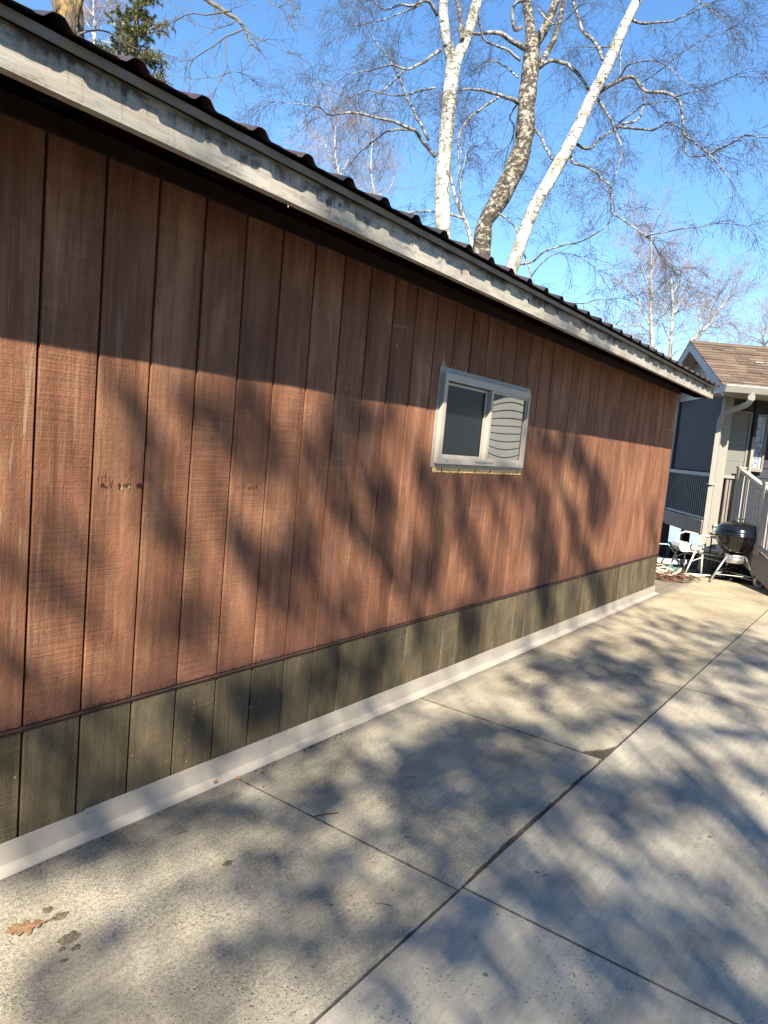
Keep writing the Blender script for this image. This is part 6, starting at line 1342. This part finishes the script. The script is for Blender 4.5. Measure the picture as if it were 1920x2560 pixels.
# ---- tall pine behind the viewer whose boughs dapple the wall and the patio
random.seed(79)
bx, by = -8.2, -9.0
tp = empty('tall_pine', (bx, by, 0)); tag(tp, 'tall pine behind the viewer that dapples the garage wall with shade', 'tree')
tk = MB(); tk.tube([(0, 0, -.1), (.05, .02, 4), (0, .05, 7), (.03, 0, 10), (0, 0, 12.0)], [.26, .22, .16, .09, .02], 12); tk.build('trunk', M['pinebark'], tp)
fo = MB(); lb = MB()
B0 = Vector((bx, by, 0))
for tau, nodes in BOUGHS:  # some boughs added only to shade unseen ground and cut bounce light
    P = [Vector(n[:3]) - B0 for n in nodes]; NN = [Vector(n[3:]) for n in nodes]
    c = sum(P, Vector()) / len(P)
    h = max(3.2, c.z - 1.0 - .22 * Vector((c.x, c.y)).length)
    lb.tube([(0, 0, h), tuple(Vector((c.x * .5, c.y * .5, (h + c.z) / 2 + .1))), tuple(P[0])], [.020, .012, .006], 4)
    lb.tube(P, [.007] * len(P), 3)
    for i in range(len(P) - 1):
        T = P[i + 1] - P[i]; N0 = (NN[i] + NN[i + 1]) / 2
        area = abs((T.cross(N0 * 2)).dot(SUN))
        fa = .0030
        cnt = int(tau * TAU * area / fa)
        for _ in range(cnt):
            t = random.random(); a = random.uniform(-1, 1) + random.gauss(0, .12)
            q = P[i] + T * t + N0 * a + SUN * random.gauss(0, .35)
            # a spray of needles: small rough triangle facing mostly the light
            e1 = rdir(SUN, R(random.uniform(50, 130))); e2 = SUN.cross(e1)
            if e2.length < .2: continue
            e1 = (e1 - SUN * e1.dot(SUN) * .6).normalized(); e2.normalize()
            s_ = random.uniform(.7, 1.3)
            fo.add([q - e1 * .052 * s_, q + e1 * .052 * s_ + e2 * .02, q + e2 * .062 * s_], [(0, 1, 2)])
lb.build('branch', M['pinebark'], tp)
o = fo.build('foliage', M['pine'], tp); o['kind'] = 'stuff'
# ---- unseen cedars, added to block horizon sky and darken the wall and window
random.seed(83)
def cedar_parts(h):
    core = MB(); n = 14; prof = []
    fol = MB()
    for k in range(900):
        z = h * random.random() ** 1.25
        r = (h * .20) * (1 - z / h) ** .75 + .12
        a = random.uniform(0, 6.283); r *= random.uniform(.8, 1.08)
        p = Vector((r * math.cos(a), r * math.sin(a), z + .15))
        d = Vector((math.cos(a), math.sin(a), random.uniform(-.2, .9))).normalized()
        w = random.uniform(.10, .22); s_ = d.cross(UP).normalized() * w
        fol.add([p - d * .25 - s_, p - d * .25 + s_, p + d * random.uniform(.15, .4)], [(0, 1, 2)])
    rings = 9
    for i in range(rings + 1):
        z = .12 + (h - .3) * i / rings
        prof.append(((h * .20) * (1 - i / rings) ** .75 * random.uniform(.78, .95) + .03, z))
    fol.lathe(prof, n)
    return fol
sky_blocker = empty('sky_block_hedge', (0, -10.6, 0)); tag(sky_blocker, 'unseen cedars added behind the viewer to block horizon sky', 'sky_blocker')
protos = []
for k, (x, y, h) in enumerate([(-9.5, -10.6, 5.6), (-6.9, -10.9, 6.2), (-4.4, -10.4, 5.2), (-1.9, -10.8, 6.0), (.7, -10.5, 5.5), (3.2, -10.9, 6.3), (5.8, -10.6, 5.4), (8.3, -10.9, 6.0), (-11.2, -8.2, 5.6), (-12.0, -5.6, 6.0), (-12.2, -3.0, 5.4), (-11.8, -.4, 5.8)]):
    if k < 3:
        f_ = cedar_parts(5.8).build('added_cedar', M['pine'], sky_blocker); f_['kind'] = 'stuff'
        tk = MB(); tk.tube([(0, 0, 0), (0, 0, 2.5)], [.12, .08], 8); tk = tk.build('trunk', M['pinebark'], f_)
        protos.append((f_, tk))
    else:
        f_ = copy_piece(protos[k % 3][0], sky_blocker); copy_piece(protos[k % 3][1], f_)
    f_.location = (x, y + 10.6, -.05); f_.rotation_euler = (0, 0, random.uniform(0, 6.28)); f_.scale = (1, 1, h / 5.8)
print('crown tris', TW.tris, 'bough tris', len(fo.f), 'shingles', len([o for o in bpy.data.objects if o.name.startswith('shingle')]), 'objects', len(bpy.data.objects))
